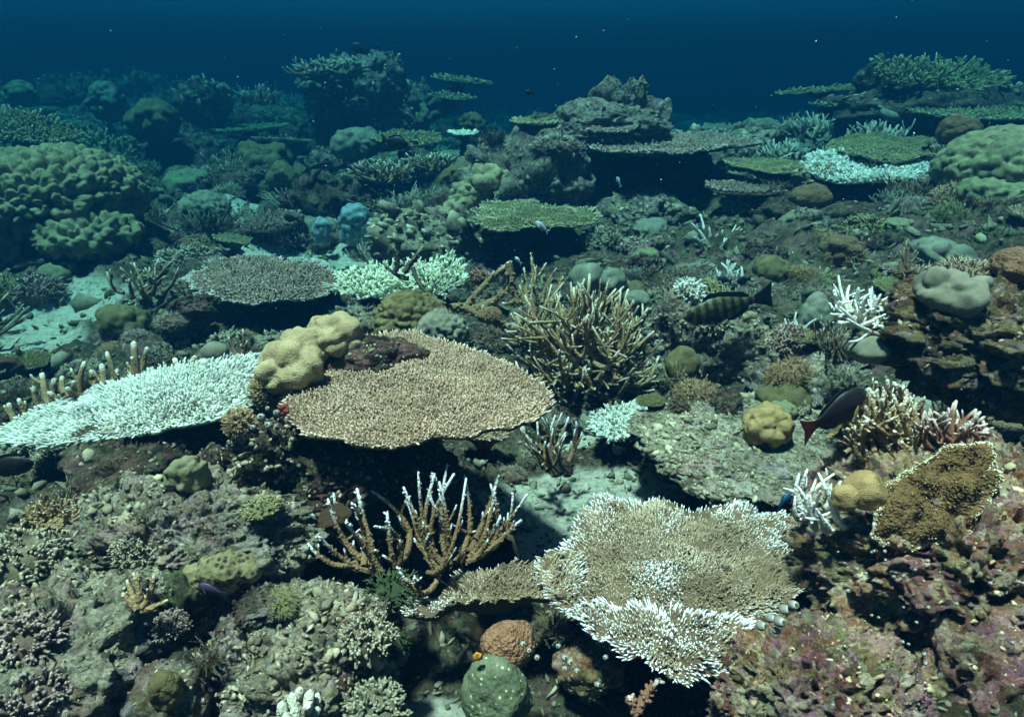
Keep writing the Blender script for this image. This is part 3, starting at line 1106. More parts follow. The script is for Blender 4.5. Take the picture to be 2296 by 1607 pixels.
def bush(name, label, box, mat, seed, group=None, z0=None, dr=0.9, cat='coral', t=None, **kw):
    C, rx, rz, t = bb(*box, z0=z0, t=t)
    mb = bush_arrays(seed, **kw)
    V, T, tip, tint = mb.arrays()
    ext = np.abs(V[:, :2]).max()
    V = V / ext
    top, bot = V[:, 2].max(), V[:, 2].min()
    V[:, 2] = (V[:, 2] - bot) / (top - bot) * 2 - 1
    base = C - [0, 0, rz]
    o = MB().add(V * [rx, rx * dr, rz] + C, T, tip, tint).build(name, mat, None, base)
    return tag(o, label, cat, group)

# ------------------------------------------------------------------ large rocks
rock('reef_rock', 'dark rock pedestal under the big tan table coral', (640, 945, 985, 1250), 'rock_dark', 3, 7, z0=-.02, dr=.75, kn=1400, ks=.007, low=.22, t=1.62, fine=.08, mid=.2)
rock('reef_rock', 'knobbly grey brown rock sloping down left of the dark pedestal', (130, 1085, 690, 1400), 'rock_pale', 5, 7, z0=.08, dr=.6, kn=3800, ks=.0078, low=.25, t=1.42, fine=.085, mid=.2)
rock('reef_rock', 'small upright purple brown rock left of the pedestal', (440, 995, 520, 1095), 'rock_dark', 7, 6, dr=.9, kn=168, ks=.006, t=1.55)
rock('reef_rock', 'reddish brown knobbly rock beside the left edge of the tan table', (520, 930, 700, 1120), 'rock_dark', 9, 6, dr=.8, kn=438, ks=.008, t=1.52, pit=.12)
rock('reef_rock', 'block of pale rock under the left end of the brown staghorn', (590, 1210, 690, 1320), 'rock_pale', 11, 5, kn=168, ks=.006, t=1.36)
rock('reef_rock', 'overhanging dark rock ledge at the right edge', (2010, 645, 2500, 900), 'rock_ledge', 13, 6, dr=.8, kn=1400, ks=.006, t=1.66, low=.2, mid=.2, fine=.08, freq=1.4, pit=.2, fing=.1)
rock('reef_rock', 'pink and brown encrusted slope rock below the brown crust coral', (1800, 1010, 2520, 1560), 'rock_warm', 17, 7, dr=.8, kn=1500, ks=.005, kmat='knob_warm', t=1.34, low=.16, mid=.16, fine=.085, pit=.3, freq=1.5, fing=.1)
rock('reef_rock', 'rounded pinkish cream boulder in the bottom right foreground', (1610, 1390, 2075, 1760), 'rock_warm', 19, 7, dr=.8, kn=1400, ks=.0045, kmat='knob_warm', t=1.12, low=.1, mid=.10, fine=.075, pit=.34, freq=1.3, fing=.1)
rock('reef_rock', 'golden brown rock in the bottom right corner', (2020, 1330, 2480, 1800), 'rock_warm', 23, 6, dr=.8, kn=337, ks=.004, kmat='knob_warm', t=1.14, low=.14, mid=.14, fine=.06, pit=.2, freq=1.3, fing=.1)
rock('reef_rock', 'flat dead coral slab covered in rubble knobs with dark hollow below', (1440, 915, 1930, 1075), 'rock_pale', 29, 6, dr=.85, kn=3200, ks=.0105, t=1.93, flat=.25, low=.2, fing=.5, up=.1)
rock('reef_rock', 'lumpy pale grey rock heap behind the dark red fish', (1690, 790, 1920, 960), 'rock_pale', 31, 5, kn=303, ks=.009, t=2.25, low=.15, mid=.3, fing=.1)
rock('reef_rock', 'dark rubble outcrop right of the staghorn thicket', (1450, 660, 1720, 930), 'rock', 37, 6, kn=1700, ks=.012, t=2.75, fing=.45)
rock('reef_rock', 'grey rubble bank below the white branching coral', (1660, 680, 2060, 830), 'rock', 41, 6, kn=1700, ks=.013, t=3.0, fing=.45)
rock('reef_rock', 'dark core rock of the tall central coral head', (1150, 365, 1625, 610), 'rock_dark', 43, 6, kn=750, ks=.022, t=5.6, dr=.6, low=.2, fing=.5)
rock('reef_rock', 'crumbly rubble shoulder below the dark table of the central head', (1340, 445, 1560, 560), 'rock', 45, 6, kn=900, ks=.02, t=4.75, low=.3, fing=.6)
rock('reef_rock', 'craggy left flank of the central coral head behind cream lobes', (1040, 320, 1340, 590), 'rock', 44, 6, kn=900, ks=.02, t=5.25, low=.25, mid=.25, fing=.6)
rock('reef_rock', 'upper rock shoulder of the central coral head', (1215, 235, 1490, 345), 'rock', 47, 6, kn=405, ks=.018, t=5.3, low=.25, fing=.5)
rock('reef_rock', 'knobbly pinnacle crowning the central coral head', (1325, 195, 1410, 300), 'rock', 53, 5, kn=236, ks=.016, t=5.25, low=.35, fing=.6)
rock('reef_rock', 'right hand knob of the central coral head pinnacle', (1430, 225, 1500, 330), 'rock', 59, 5, kn=168, ks=.016, t=5.3, low=.3, fing=.6)
rock('reef_rock', 'tall dim coral mound in the far left distance', (690, 138, 925, 350), 'rock', 61, 6, kn=742, ks=.05, t=8.8, low=.3, fing=.6)
rock('reef_rock', 'dark rock under the bleached table at right', (1640, 420, 2120, 640), 'rock_dark', 67, 6, kn=810, ks=.02, t=4.4, dr=.7, low=.25, fing=.5)
rock('reef_rock', 'mossy green rock near the right edge', (2110, 480, 2400, 620), 'rock_green', 71, 5, kn=405, ks=.014, t=3.6, fing=.3)
rock('reef_rock', 'white knobbed rock ledge below the right boulder coral', (2080, 380, 2420, 500), 'rock', 73, 5, kn=506, ks=.018, t=3.9, dr=.8, fing=.6)
rock('reef_rock', 'dark rock on top of the tan table coral', (735, 762, 935, 845), 'rock_dark', 79, 5, kn=236, ks=.007, t=1.78, dr=.6)
rock('reef_rock', 'dark olive rock in front of the round grey table coral', (355, 690, 470, 775), 'rock_green', 83, 5, kn=168, ks=.01)
rock('reef_rock', 'small rock studded with blue grey sea squirts', (1255, 1435, 1400, 1560), 'rock_warm', 89, 5, kn=168, ks=.005, t=1.3)
rock('reef_rock', 'greenish lump of rock left of the spotted coral', (360, 1270, 470, 1410), 'rock_green', 97, 5, kn=84, ks=.005, t=1.28)
rock('reef_rock', 'dark rock holding up the left bleached table', (150, 960, 480, 1100), 'rock_dark', 101, 5, kn=303, ks=.01, t=1.75)
rock('reef_rock', 'brown lump in the bottom left rubble', (290, 1480, 470, 1640), 'rock', 103, 5, kn=168, ks=.005, t=1.1)
rock('reef_rock', 'rubble rise right of the bottom left corner', (480, 1330, 900, 1640), 'rock_pale', 107, 6, kn=3300, ks=.0068, t=1.22, low=.2, fing=.4, fine=.08, mid=.2)
rock('reef_rock', 'knobbly olive grey rock in the bottom left corner', (-110, 1310, 340, 1680), 'rock_pale', 111, 6, kn=2600, ks=.0065, t=1.12, low=.2, mid=.22, fine=.08, fing=.45)
rock('reef_rock', 'far left rock bank under the lobed green coral', (-120, 470, 330, 640), 'rock_dark', 109, 5, kn=303, ks=.02, t=4.5, dr=.7)
rock('reef_rock', 'grey rock bank behind the dark table cluster at far right', (1880, 200, 2330, 330), 'rock_dark', 113, 5, kn=506, ks=.035, t=6.6, dr=.6, fing=.6)
rock('reef_rock', 'small peak between the far right tables', (1920, 140, 1995, 230), 'rock_dark', 127, 4, kn=90, ks=.035, t=6.8, fing=.6)
rock('reef_rock', 'dim rock mound behind the left boulder coral', (395, 178, 520, 280), 'rock_dark', 131, 5, kn=303, ks=.06, t=9.5, fing=.6)

# ------------------------------------------------------------------ table corals
table('big tan table coral with pale rim on dark pedestal in the centre',
      [(640, 925), (648, 890), (690, 862), (700, 830), (745, 795), (800, 768), (850, 755), (930, 752), (1000, 768), (1100, 800), (1180, 842), (1238, 882), (1250, 908), (1230, 938),
       (1150, 962), (1050, 985), (950, 992), (850, 1000), (760, 990), (690, 976), (652, 955)],
      .45, (M['brown_table'], M['brown_plate']), 1, hole=[(770, 830), (790, 800), (840, 780), (880, 803), (905, 826), (860, 838)], cen=(930, 885),
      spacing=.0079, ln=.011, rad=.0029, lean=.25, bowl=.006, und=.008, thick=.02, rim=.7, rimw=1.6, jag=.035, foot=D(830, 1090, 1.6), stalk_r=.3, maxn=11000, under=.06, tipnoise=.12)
table('long bleached white table coral at left',
      [(-10, 970), (60, 935), (150, 900), (230, 868), (330, 838), (440, 813), (520, 800), (580, 797), (578, 850), (562, 905), (500, 928), (420, 950), (300, 972), (200, 987), (100, 997), (20, 990)],
      .30, (M['white_table'], M['white_plate']), 2, n=(-.22, -.06, 1), cen=(330, 905), spacing=.0108, ln=.021, rad=.0034, lean=1.7, bowl=.0, und=.01, thick=.022, rim=.3, jag=.04,
      side=.3, foot=D(330, 1060, 1.75), maxn=8000)
e3 = empty('table_coral', P(1500, 1330, -.12), 'huge half bleached table coral with white fringes in the right foreground', 'coral')
b3 = np.array(e3.location)
for k, (z, nn, pix, kw) in enumerate([
    (.205, (0, -.10, 1), [(1175, 1295), (1260, 1240), (1282, 1190), (1300, 1148), (1370, 1122), (1500, 1126), (1620, 1140), (1720, 1163), (1808, 1188), (1818, 1240), (1792, 1320), (1735, 1385), (1692, 1430), (1640, 1490), (1600, 1505),
                          (1540, 1505), (1460, 1490), (1400, 1462), (1330, 1422), (1265, 1385), (1215, 1350)], dict(rim=.45, tipnoise=.5, rimw=9, tipbase=-.28, maxn=15000, cen2=(1530, 1310))),
    (.213, (0, -.06, 1), [(1262, 1372), (1330, 1345), (1430, 1368), (1550, 1385), (1650, 1395), (1700, 1420), (1650, 1485), (1622, 1518), (1540, 1520), (1460, 1503), (1400, 1472), (1330, 1427)], dict(rim=.75, tipnoise=.4, rimw=6, tipbase=-.14)),
    (.20, (-.03, -.02, 1), [(880, 1390), (940, 1345), (1010, 1312), (1100, 1287), (1200, 1265), (1300, 1262), (1300, 1335), (1215, 1348), (1120, 1352), (1020, 1362), (940, 1388)], dict(rim=.15, tipnoise=.4))]):
    uc, vc = sum(p[0] for p in pix) / len(pix), sum(p[1] for p in pix) / len(pix)
    p0 = P(uc, vc, z)
    plate_parts(e3, b3, p0, nn, px_poly(pix, p0, nn), (M['mixed_table'], M['brown_plate']), 20 + k, spacing=.0056, ln=.0115, rad=.0020, lean=.7, bowl=.010, und=.022, thick=.018, jag=.06, side=.1,
                under=.03, **{'maxn': 8200, **{q: w for q, w in kw.items() if q != 'cen2'}}, center=px_poly([kw['cen2']], p0, nn)[0] if 'cen2' in kw else None)
stalk(e3, b3, P(1520, 1330, .16) - [0, 0, .03], P(1520, 1330, -.14) + [0, .12, 0], .08, .11, M['brown_plate'], 5)
stalk(e3, b3, P(1100, 1300, .15) + [0, .06, 0], P(1090, 1310, -.14) + [0, .2, 0], .05, .07, M['brown_plate'], 6)
table('round grey brown table coral with violet rim at left centre', ell(598, 640, 168, 50, 4), .12, (M['grey_table'], M['dark_plate']), 4, spacing=.015, ln=.026, rad=.0055, lean=.8, bowl=.03, und=.012,
      rim=.55, rimw=3, jag=.06, side=.4)
table('olive table coral with frayed rim in front of the central coral head', [(1048, 500), (1065, 480), (1085, 462), (1130, 452), (1200, 455), (1240, 462), (1330, 470), (1340, 485), (1325, 500), (1250, 508), (1180, 515), (1120, 522), (1095, 515)],
      .32, (M['olive_table'], M['dark_plate']), 6, spacing=.017, ln=.018, rad=.006, lean=.4, bowl=.01, und=.02, rim=.7, jag=.08, maxn=4500, tipnoise=.35)
table('broad dark table coral on top of the central coral head', [(1325, 335), (1335, 318), (1400, 316), (1520, 308), (1600, 308), (1690, 322), (1690, 332), (1640, 332), (1580, 345), (1480, 355), (1390, 352), (1345, 347)],
      .60, (M['grey_table'], M['dark_plate']), 8, spacing=.022, ln=.028, rad=.008, lean=.6, bowl=.02, und=.02, rim=.5, jag=.07, maxn=4500, foot=D(1500, 440, 5.5), t=4.95, n=(0, -.03, 1))
table('small pale table coral high on the central coral head', ell(1365, 287, 62, 17, 8), .8, (M['grey_table'], M['dark_plate']), 10, n=(0, -.12, 1), t=5.0, spacing=.02, ln=.028, rad=.008, lean=.5, rim=.7, maxn=1500, foot=D(1365, 330, 5.2))
table('thin pale table coral jutting left of the central coral head', ell(1200, 277, 52, 8, 9), .8, (M['olive_table'], M['dark_plate']), 12, t=5.3, spacing=.03, ln=.025, rad=.01, lean=.5, rim=.6, maxn=800, foot=D(1250, 320, 5.4))
table('olive table coral beside the right boulder coral', [(1850, 328), (1875, 310), (1960, 303), (2080, 312), (2105, 318), (2060, 330), (2095, 345), (2090, 355), (2020, 362), (1960, 360), (1900, 350)],
      .58, (M['olive_table'], M['dark_plate']), 14, spacing=.02, ln=.016, rad=.007, lean=.4, bowl=.0, und=.02, rim=.3, maxn=4000, t=4.7, n=(0, -.06, 1), foot=D(1990, 430, 4.7))
table('bright white crescent table coral at right', [(1808, 385), (1822, 362), (1870, 350), (1905, 350), (1935, 370), (1990, 380), (2040, 368), (2078, 382), (2062, 405), (2000, 412), (1930, 416), (1870, 412), (1825, 402)],
      .5, (M['white_table'], M['white_plate']), 16, t=4.3, n=(0, -.12, 1), spacing=.02, ln=.045, rad=.008, lean=.6, rim=.2, maxn=3000, side=.8, foot=D(1940, 460, 4.4), cen=(1930, 390))
table('dull olive table coral left of the white crescent coral', [(1615, 365), (1680, 360), (1740, 362), (1812, 370), (1812, 392), (1760, 396), (1700, 390), (1650, 380)], .5, (M['olive_table'], M['dark_plate']), 18, t=4.6,
      spacing=.02, ln=.014, rad=.007, lean=.4, rim=.2, maxn=2500, foot=D(1720, 470, 4.6))
table('spiky pale green table coral in the far right distance', [(1962, 178), (1990, 155), (2080, 150), (2160, 155), (2215, 172), (2236, 188), (2220, 203), (2150, 206), (2080, 200), (2000, 195)], 1.2, (M['olive_table'], M['dark_plate']), 20,
      t=6.4, n=(.08, -.34, 1), spacing=.045, ln=.11, rad=.014, lean=.9, rim=.2, maxn=1500, side=.8, foot=D(2080, 270, 6.6), under=.12)
table('long thin table coral in the far right distance', [(1722, 207), (1760, 202), (1840, 196), (1920, 189), (1935, 194), (1925, 201), (1840, 207), (1760, 212)], 1.1, (M['olive_table'], M['dark_plate']), 22, t=6.9, n=(-.05, -.22, 1), spacing=.04, ln=.03, rad=.013, rim=.3, maxn=800, foot=D(1920, 260, 6.9), bowl=0, und=.01)
table('lower thin table coral in the far right distance', [(1790, 232), (1880, 226), (1960, 222), (1990, 228), (1950, 236), (1860, 240)], 1.0, (M['olive_table'], M['dark_plate']), 24, t=6.7, n=(0, -.15, 1), spacing=.04, ln=.03, rad=.013, rim=.3, maxn=800, foot=D(1930, 280, 6.8), bowl=0)
table('wide dim table coral at the far right edge', [(2030, 247), (2100, 240), (2240, 236), (2420, 240), (2420, 262), (2250, 270), (2120, 268)], .95, (M['olive_table'], M['dark_plate']), 26, t=5.9, n=(0, -.1, 1), spacing=.035, ln=.03, rad=.012, rim=.3, maxn=1500, foot=D(2250, 330, 6.0), bowl=0)
table('pale green table coral far behind the dark fish', ell(912, 315, 74, 18, 11), .5, (M['olive_table'], M['dark_plate']), 28, t=6.3, n=(0, -.1, 1), spacing=.04, ln=.03, rad=.013, maxn=1200, rim=.3, foot=D(912, 370, 6.4))
table('tiny pale table coral right of the dark fish', ell(1040, 303, 31, 5, 12), .5, (M['yellow_bush'], M['dark_plate']), 30, t=6.3, spacing=.03, ln=.03, rad=.011, maxn=400, foot=D(1040, 345, 6.4))
table('upper thin table coral right of the far left mound', [(960, 172), (1010, 170), (1060, 178), (1112, 190), (1060, 187), (1000, 180)], .9, (M['olive_table'], M['dark_plate']), 32, t=8.6, n=(.12, -.1, 1), spacing=.06, ln=.04, rad=.018, maxn=500, foot=D(960, 240, 8.6), bowl=0)
table('lower thin table coral right of the far left mound', [(955, 213), (1000, 209), (1060, 217), (1072, 223), (1010, 224)], .9, (M['olive_table'], M['dark_plate']), 34, t=8.2, n=(.06, -.1, 1), spacing=.06, ln=.04, rad=.018, maxn=500, foot=D(960, 270, 8.2), bowl=0)
table('small bright white table coral below the staghorn thicket', [(1320, 968), (1340, 935), (1390, 913), (1458, 910), (1455, 950), (1432, 985), (1370, 993)], .05, (M['white_table'], M['white_plate']), 36, n=(-.12, -.12, 1), spacing=.011, ln=.022, rad=.0042, lean=.9,
      rim=.2, side=.6, maxn=1500)
table('left half of the pale yellow bushy coral', ell(848, 638, 88, 34, 13), .14, (M['yellow_bush'], M['dark_plate']), 38, n=(0, -.1, 1), spacing=.020, ln=.05, rad=.0065, lean=.5, bowl=.0, rim=.2, side=.95, maxn=1500, und=.03)
table('right half of the pale yellow bushy coral behind dead twigs', ell(972, 618, 66, 34, 14), .16, (M['yellow_bush'], M['dark_plate']), 40, n=(.15, -.2, 1), spacing=.020, ln=.055, rad=.0065, lean=.5, bowl=-.02, rim=.2, side=.95, maxn=1200, und=.03)
table('small pinkish brown fan coral under the tan table rim', ell(1085, 975, 58, 19, 15), .05, (M['brown_table'], M['brown_plate']), 42, n=(0, -.2, 1), spacing=.0095, ln=.018, rad=.003, lean=.9, rim=.2, side=.6, maxn=1500)
table('thin tan table coral ledge in the left middle distance', [(475, 533), (520, 528), (565, 540), (560, 552), (500, 550)], .1, (M['olive_table'], M['dark_plate']), 44, t=4.6, spacing=.02, ln=.012, rad=.007, maxn=900, rim=.2, foot=D(520, 590, 4.6))
table('green pale lettuce table at the far left edge', [(-60, 255), (10, 248), (80, 262), (150, 285), (190, 310), (120, 330), (20, 322), (-60, 310)], .4, (M['olive_table'], M['dark_plate']), 46, t=6.0, n=(.1, -.25, 1), spacing=.035, ln=.05, rad=.012, maxn=1800, side=.5, foot=D(50, 360, 6.1))

# brown crust coral plastered on the right slope
nE = np.array([-.35, -.62, .72])
pE = D(2110, 1110, 1.14)
eE = empty('crust_coral', pE - nE * .03, 'brown velvety crust coral with cream margin on the right slope', 'coral')
plate_parts(eE, np.array(eE.location), pE, nE, px_poly([(1962, 1175), (1975, 1100), (2010, 1060), (2060, 1030), (2130, 1000), (2225, 978), (2252, 1010), (2245, 1080), (2215, 1150), (2190, 1200), (2150, 1232), (2100, 1215), (2040, 1225), (1985, 1215)], pE, nE),
            (M['brown_crust'], M['brown_crust']), 50, spacing=.0046, ln=.0035, rad=.0025, lean=.3, bowl=-.02, und=.02, thick=.05, rim=.7, rimw=3.5, jag=.07, under=.06)

# ------------------------------------------------------------------ lobed and boulder corals
e = empty('lobed_coral', G(150, 575), 'large yellow green nodular boulder coral at the left edge', 'coral')
lobed('upper_lobe', None, None, (-130, 335, 296, 545), M['porites_green'], 201, 520, .098, .08, 7, .12, t=4.5, parent=e)
lobed('lower_lobe', None, None, (75, 480, 300, 572), M['porites_green'], 202, 220, .16, .12, 6, .12, t=4.25, parent=e)
lobed('left_lobe', None, None, (-60, 500, 60, 590), M['porites_green'], 203, 90, .28, .16, 5, .12, t=4.2, parent=e)
e = empty('lobed_coral', D(690, 880, 1.72), 'smooth cream lobed coral bulging at the left end of the tan table', 'coral')
lobed('lower_lobe', None, None, (578, 772, 722, 885), M['porites'], 211, 22, .62, .17, 5, .12, t=1.62, parent=e)
lobed('middle_lobe', None, None, (625, 735, 745, 840), M['porites'], 212, 16, .66, .17, 5, .12, t=1.74, parent=e)
lobed('upper_lobe', None, None, (690, 704, 815, 805), M['porites'], 213, 13, .75, .18, 5, .1, t=1.82, parent=e)
lobed('lobed_coral', 'olive brown knobbly boulder coral behind the tan table', 'coral', (830, 655, 1010, 800), M['porites_olive'], 221, 220, .17, .11, 6, .1, t=2.3, fix=True)
lobed('lobed_coral', 'grey green foot lobe of the knobbly boulder coral', 'coral', (930, 700, 1050, 790), M['porites_grey'], 222, 120, .2, .12, 5, .12, t=2.2, fix=True)
e = empty('lobed_coral', D(1340, 660, 3.35), 'smooth grey green domed coral behind the staghorn thicket', 'coral')
lobed('dome', None, None, (1278, 590, 1352, 665), M['porites_grey'], 231, 12, .8, .12, 4, .08, t=3.3, parent=e)
lobed('dome', None, None, (1335, 602, 1405, 672), M['porites_grey'], 232, 30, .5, .12, 4, .08, t=3.3, parent=e)
lobed('dome', None, None, (1400, 650, 1458, 690), M['porites_grey'], 233, 8, .8, .1, 4, .08, t=3.2, parent=e)
lobed('lobed_coral', 'small golden lobed coral on the dead slab', 'coral', (1668, 905, 1772, 1006), M['porites_tan'], 241, 32, .46, .16, 5, .1, t=1.84)
e = empty('brain_coral', D(1925, 1145, 1.36), 'smooth golden twin domed coral beside the white finger coral', 'coral')
lobed('dome', None, None, (1893, 1054, 1986, 1142), M['porites_tan'], 251, 5, .9, .07, 4, .05, t=1.2, parent=e)
lobed('dome', None, None, (1864, 1082, 1926, 1150), M['porites_tan'], 252, 4, .9, .07, 4, .05, t=1.18, parent=e)
lobed('lobed_coral', 'large olive tan boulder coral with faint bumps at the right edge', 'coral', (2108, 290, 2420, 470), M['porites_green'], 261, 320, .12, .05, 6, .06, t=4.1)
lobed('lobed_coral', 'brown rounded knob above the right boulder coral', 'coral', (2108, 262, 2192, 330), M['porites_brown'], 262, 40, .4, .08, 5, .15, t=4.4)
lobed('lobed_coral', 'lower foot of the right boulder coral', 'coral', (2160, 400, 2300, 470), M['porites_green'], 263, 120, .2, .08, 5, .15, t=3.95)
lobed('lobed_coral', 'pale grey lobed coral pair right of the white branching coral', 'coral', (2065, 603, 2208, 700), M['porites_grey'], 271, 14, .7, .2, 5, .15, t=3.0)
lobed('lobed_coral', 'pale grey ridged coral above the lobed pair at right', 'coral', (2048, 545, 2175, 612), M['porites_grey'], 272, 20, .6, .2, 5, .2, t=3.3, rot=.35)
lobed('lobed_coral', 'brown fuzzy boulder coral with pale top at right', 'coral', (1848, 525, 1935, 625), M['porites_brown'], 273, 40, .45, .12, 5, .15, t=3.5)
lobed('lobed_coral', 'pinkish brown boulder coral at the far right edge', 'coral', (2238, 558, 2400, 650), M['porites_brown'], 274, 50, .4, .12, 5, .12, t=3.0)
lobed('lobed_coral', 'small brown dome coral under the white crescent table', 'coral', (1772, 415, 1862, 470), M['porites_brown'], 275, 30, .4, .06, 5, .08, t=4.1)
lobed('lobed_coral', 'oval olive coral right of the staghorn thicket', 'coral', (1690, 575, 1775, 640), M['porites_olive'], 276, 60, .35, .06, 5, .1, t=3.6, rot=.3)
lobed('lobed_coral', 'round olive plate coral at the left foot of the rubble slope', 'coral', (1490, 775, 1570, 865), M['porites_olive'], 277, 8, .8, .05, 5, .08, t=2.35)
lobed('lobed_coral', 'smooth pale green coral patch behind the red fish', 'coral', (1895, 752, 1990, 815), M['porites_grey'], 278, 6, .8, .05, 5, .1, t=2.5)
lobed('lobed_coral', 'stacked pale green domes left of the white branching coral', 'coral', (1790, 665, 1870, 760), M['porites_grey'], 279, 10, .7, .2, 5, .15, t=2.7)
e = empty('lobed_coral', D(1030, 560, 5.0), 'chain of cream lobes on the left flank of the central coral head', 'coral')
for k, bx in enumerate([(890, 500, 985, 572), (935, 478, 1035, 550), (990, 440, 1060, 510), (1015, 400, 1100, 460), (1060, 372, 1145, 432)]):
    lobed('lobe', None, None, bx, M['porites'] if k else M['porites_grey'], 281 + k, 22, .55, .2, 5, .18, t=4.75 + .06 * k, parent=e)
lobed('lobed_coral', 'blue finger like coral knob in the middle distance, left of a larger one', 'coral', (700, 488, 742, 556), M['blue'], 291, 50, .4, .12, 4, .12, t=4.7)
lobed('lobed_coral', 'larger bright blue lobed coral in the middle distance', 'coral', (758, 460, 834, 550), M['blue'], 292, 60, .38, .14, 5, .12, t=4.75)
lobed('lobed_coral', 'mustard mound with a small knob in the middle distance', 'coral', (600, 370, 675, 425), M['porites_olive'], 293, 18, .6, .15, 5, .2, t=6.4)
lobed('lobed_coral', 'pale ridged boulder coral right of the left nodular coral', 'coral', (408, 435, 520, 505), M['porites_grey'], 294, 160, .17, .10, 5, .15, t=5.4)
lobed('lobed_coral', 'ridged olive dome on the sand at left', 'coral', (222, 680, 330, 775), M['porites_olive'], 295, 40, .45, .1, 5, .12)
lobed('lobed_coral', 'small ribbed green dome in the left shade', 'coral', (88, 592, 155, 640), M['porites_green'], 296, 10, .7, .06, 4, .1)
lobed('lobed_coral', 'small round tan coral ball behind the bleached left table', 'coral', (452, 765, 512, 815), M['porites_grey'], 297, 10, .7, .05, 4, .05, t=2.3)
e = empty('boulder', D(1105, 1640, 1.12), 'green algae covered boulder with an orange brown coral cap', 'boulder')
lobed('boulder_body', None, None, (1035, 1450, 1185, 1680), M['green_boulder'], 301, 6, .9, .08, 5, .08, t=1.14, parent=e, rough=.02)
lobed('coral_cap', None, None, (1083, 1393, 1203, 1492), M['orange_cap'], 302, 160, .19, .05, 5, .1, t=1.16, parent=e)
lobed('lobed_coral', 'yellow honeycomb coral with dark spots in the left foreground', 'coral', (415, 1240, 580, 1318), M['leopard'], 303, 14, .7, .1, 5, .12, t=1.28, dr=.6)
lobed('lobed_coral', 'ribbed olive dome in the bottom left rubble', 'coral', (335, 1490, 410, 1600), M['porites_olive'], 304, 60, .3, .05, 5, .1, t=1.05)
lobed('lobed_coral', 'small pale green rock coral among rubble at left', 'coral', (375, 1020, 460, 1110), M['porites_green'], 305, 40, .4, .14, 5, .2, t=1.6)
for k, (bx, t, m, lb) in enumerate([((10, 185, 85, 240), 9.0, 'porites_green', 'dim rounded coral head at the far left edge'),
                                     ((200, 195, 275, 265), 9.0, 'porites_grey', 'dim rounded coral head left of the far rock mound'),
                                     ((295, 230, 400, 320), 7.8, 'porites_olive', 'broad dim coral dome in the left distance'),
                                     ((535, 320, 650, 400), 6.9, 'porites_olive', 'sloping dim coral dome behind the mustard mound'),
                                     ((1030, 255, 1090, 305), 7.6, 'porites_olive', 'rounded dim coral head between far mound and central coral head'),
                                     ((745, 290, 850, 360), 6.6, 'porites_grey', 'dim coral dome below the far left mound'),
                                     ((1660, 265, 1760, 330), 6.6, 'porites_grey', 'teal boulder coral left of the pale branching thicket')]):
    lobed('boulder_coral', lb, 'coral', bx, M[m], 320 + k, 60, .36, .12, 5, .2, t=t)

# ------------------------------------------------------------------ branching corals
rg = np.random.default_rng(77)
tipsA = [(700, 1152, .05, 850, 1270), (735, 1118, .0, 840, 1265), (712, 1198, -.06, 860, 1285), (690, 1218, -.02, 800, 1262), (748, 1105, .08, 850, 1262), (790, 1130, -.05, 815, 1270), (800, 1095, .02, 850, 1270),
         (840, 1180, -.08, 885, 1295), (832, 1100, .09, 890, 1272), (868, 1150, -.06, 900, 1290), (775, 1170, -.1, 860, 1288),
         (905, 1092, .0, 985, 1280), (912, 1115, .07, 975, 1275), (938, 1058, .02, 985, 1275), (975, 1062, .05, 1000, 1270), (985, 1080, -.04, 985, 1282), (1003, 1040, .08, 1010, 1265), (1018, 1062, .0, 1010, 1275),
         (1045, 1072, -.03, 960, 1283), (1042, 1065, .1, 1020, 1260), (960, 1110, -.08, 975, 1285),
         (1100, 1085, .0, 1045, 1260), (1110, 1090, .06, 1050, 1250), (1122, 1160, -.05, 1060, 1255), (1150, 1105, .05, 1055, 1245), (1182, 1108, .08, 1060, 1240), (1168, 1165, .0, 1065, 1250), (1120, 1060, .12, 1050, 1240),
         (890, 1270, -.12, 985, 1290), (930, 1295, -.12, 880, 1300)]
staghorn('staghorn_coral', 'brown staghorn coral with white tips under the tan table', (960, 1290), 0, tipsA, M['staghorn'], 401, r=.0072, t=1.36, subs=2, sublen=.26, nubs=26, up=.7, k=10, sides=7, bend=.3, split=True, fixed=True)
tt2 = thicket_tips(np.random.default_rng(5), 1300, 775, 180, 165, 185, 2.5, ang=(-.45, 1.45))
staghorn('staghorn_coral', 'dense tan staghorn thicket with pale tips behind the tan table', (1300, 835), 0, tt2, M['staghorn_thicket'], 402, r=.0108, t=2.5, subs=3, sublen=.5, nubs=0, baser=.1, k=7, up=.2, bend=.4, inner=True, fixed=True)
tt2b = [(1190, 568, .1, 1185, 700), (1225, 590, .12, 1200, 690), (1200, 600, .05, 1195, 700), (1248, 600, .1, 1215, 680), (1165, 640, .05, 1190, 720), (1235, 640, -.02, 1200, 720), (1262, 620, .1, 1230, 700), (1175, 600, .15, 1180, 690)]
staghorn('staghorn_coral', 'upright brown staghorn branches above the thicket', (1200, 720), 0, tt2b, M['staghorn_thicket'], 403, r=.012, t=2.95, subs=3, sublen=.3, nubs=30, k=8, fixed=True)
staghorn('staghorn_coral', 'thick dead staghorn branches leaning left of the thicket', (1110, 740), 0,
         [(1145, 588, .0, 1040, 695), (1150, 625, .05, 1065, 690), (1150, 735, -.05, 1040, 688), (1175, 690, .0, 1140, 590), (1160, 800, -.1, 1200, 690), (1075, 700, .1, 1010, 690)], M['staghorn_tan'], 404, r=.016, t=2.6, subs=1, nubs=40, k=8, tipr=.7, fixed=True)
staghorn('staghorn_coral', 'dead twigs rising from the pale yellow bushy coral', (890, 640), 0, [(878, 548, 0, 885, 610), (948, 552, 0, 905, 612), (860, 590, .02, 915, 625), (1000, 680, -.1, 925, 600)], M['staghorn_dead'], 405, r=.012, t=2.85, subs=1, sublen=.25, nubs=24)
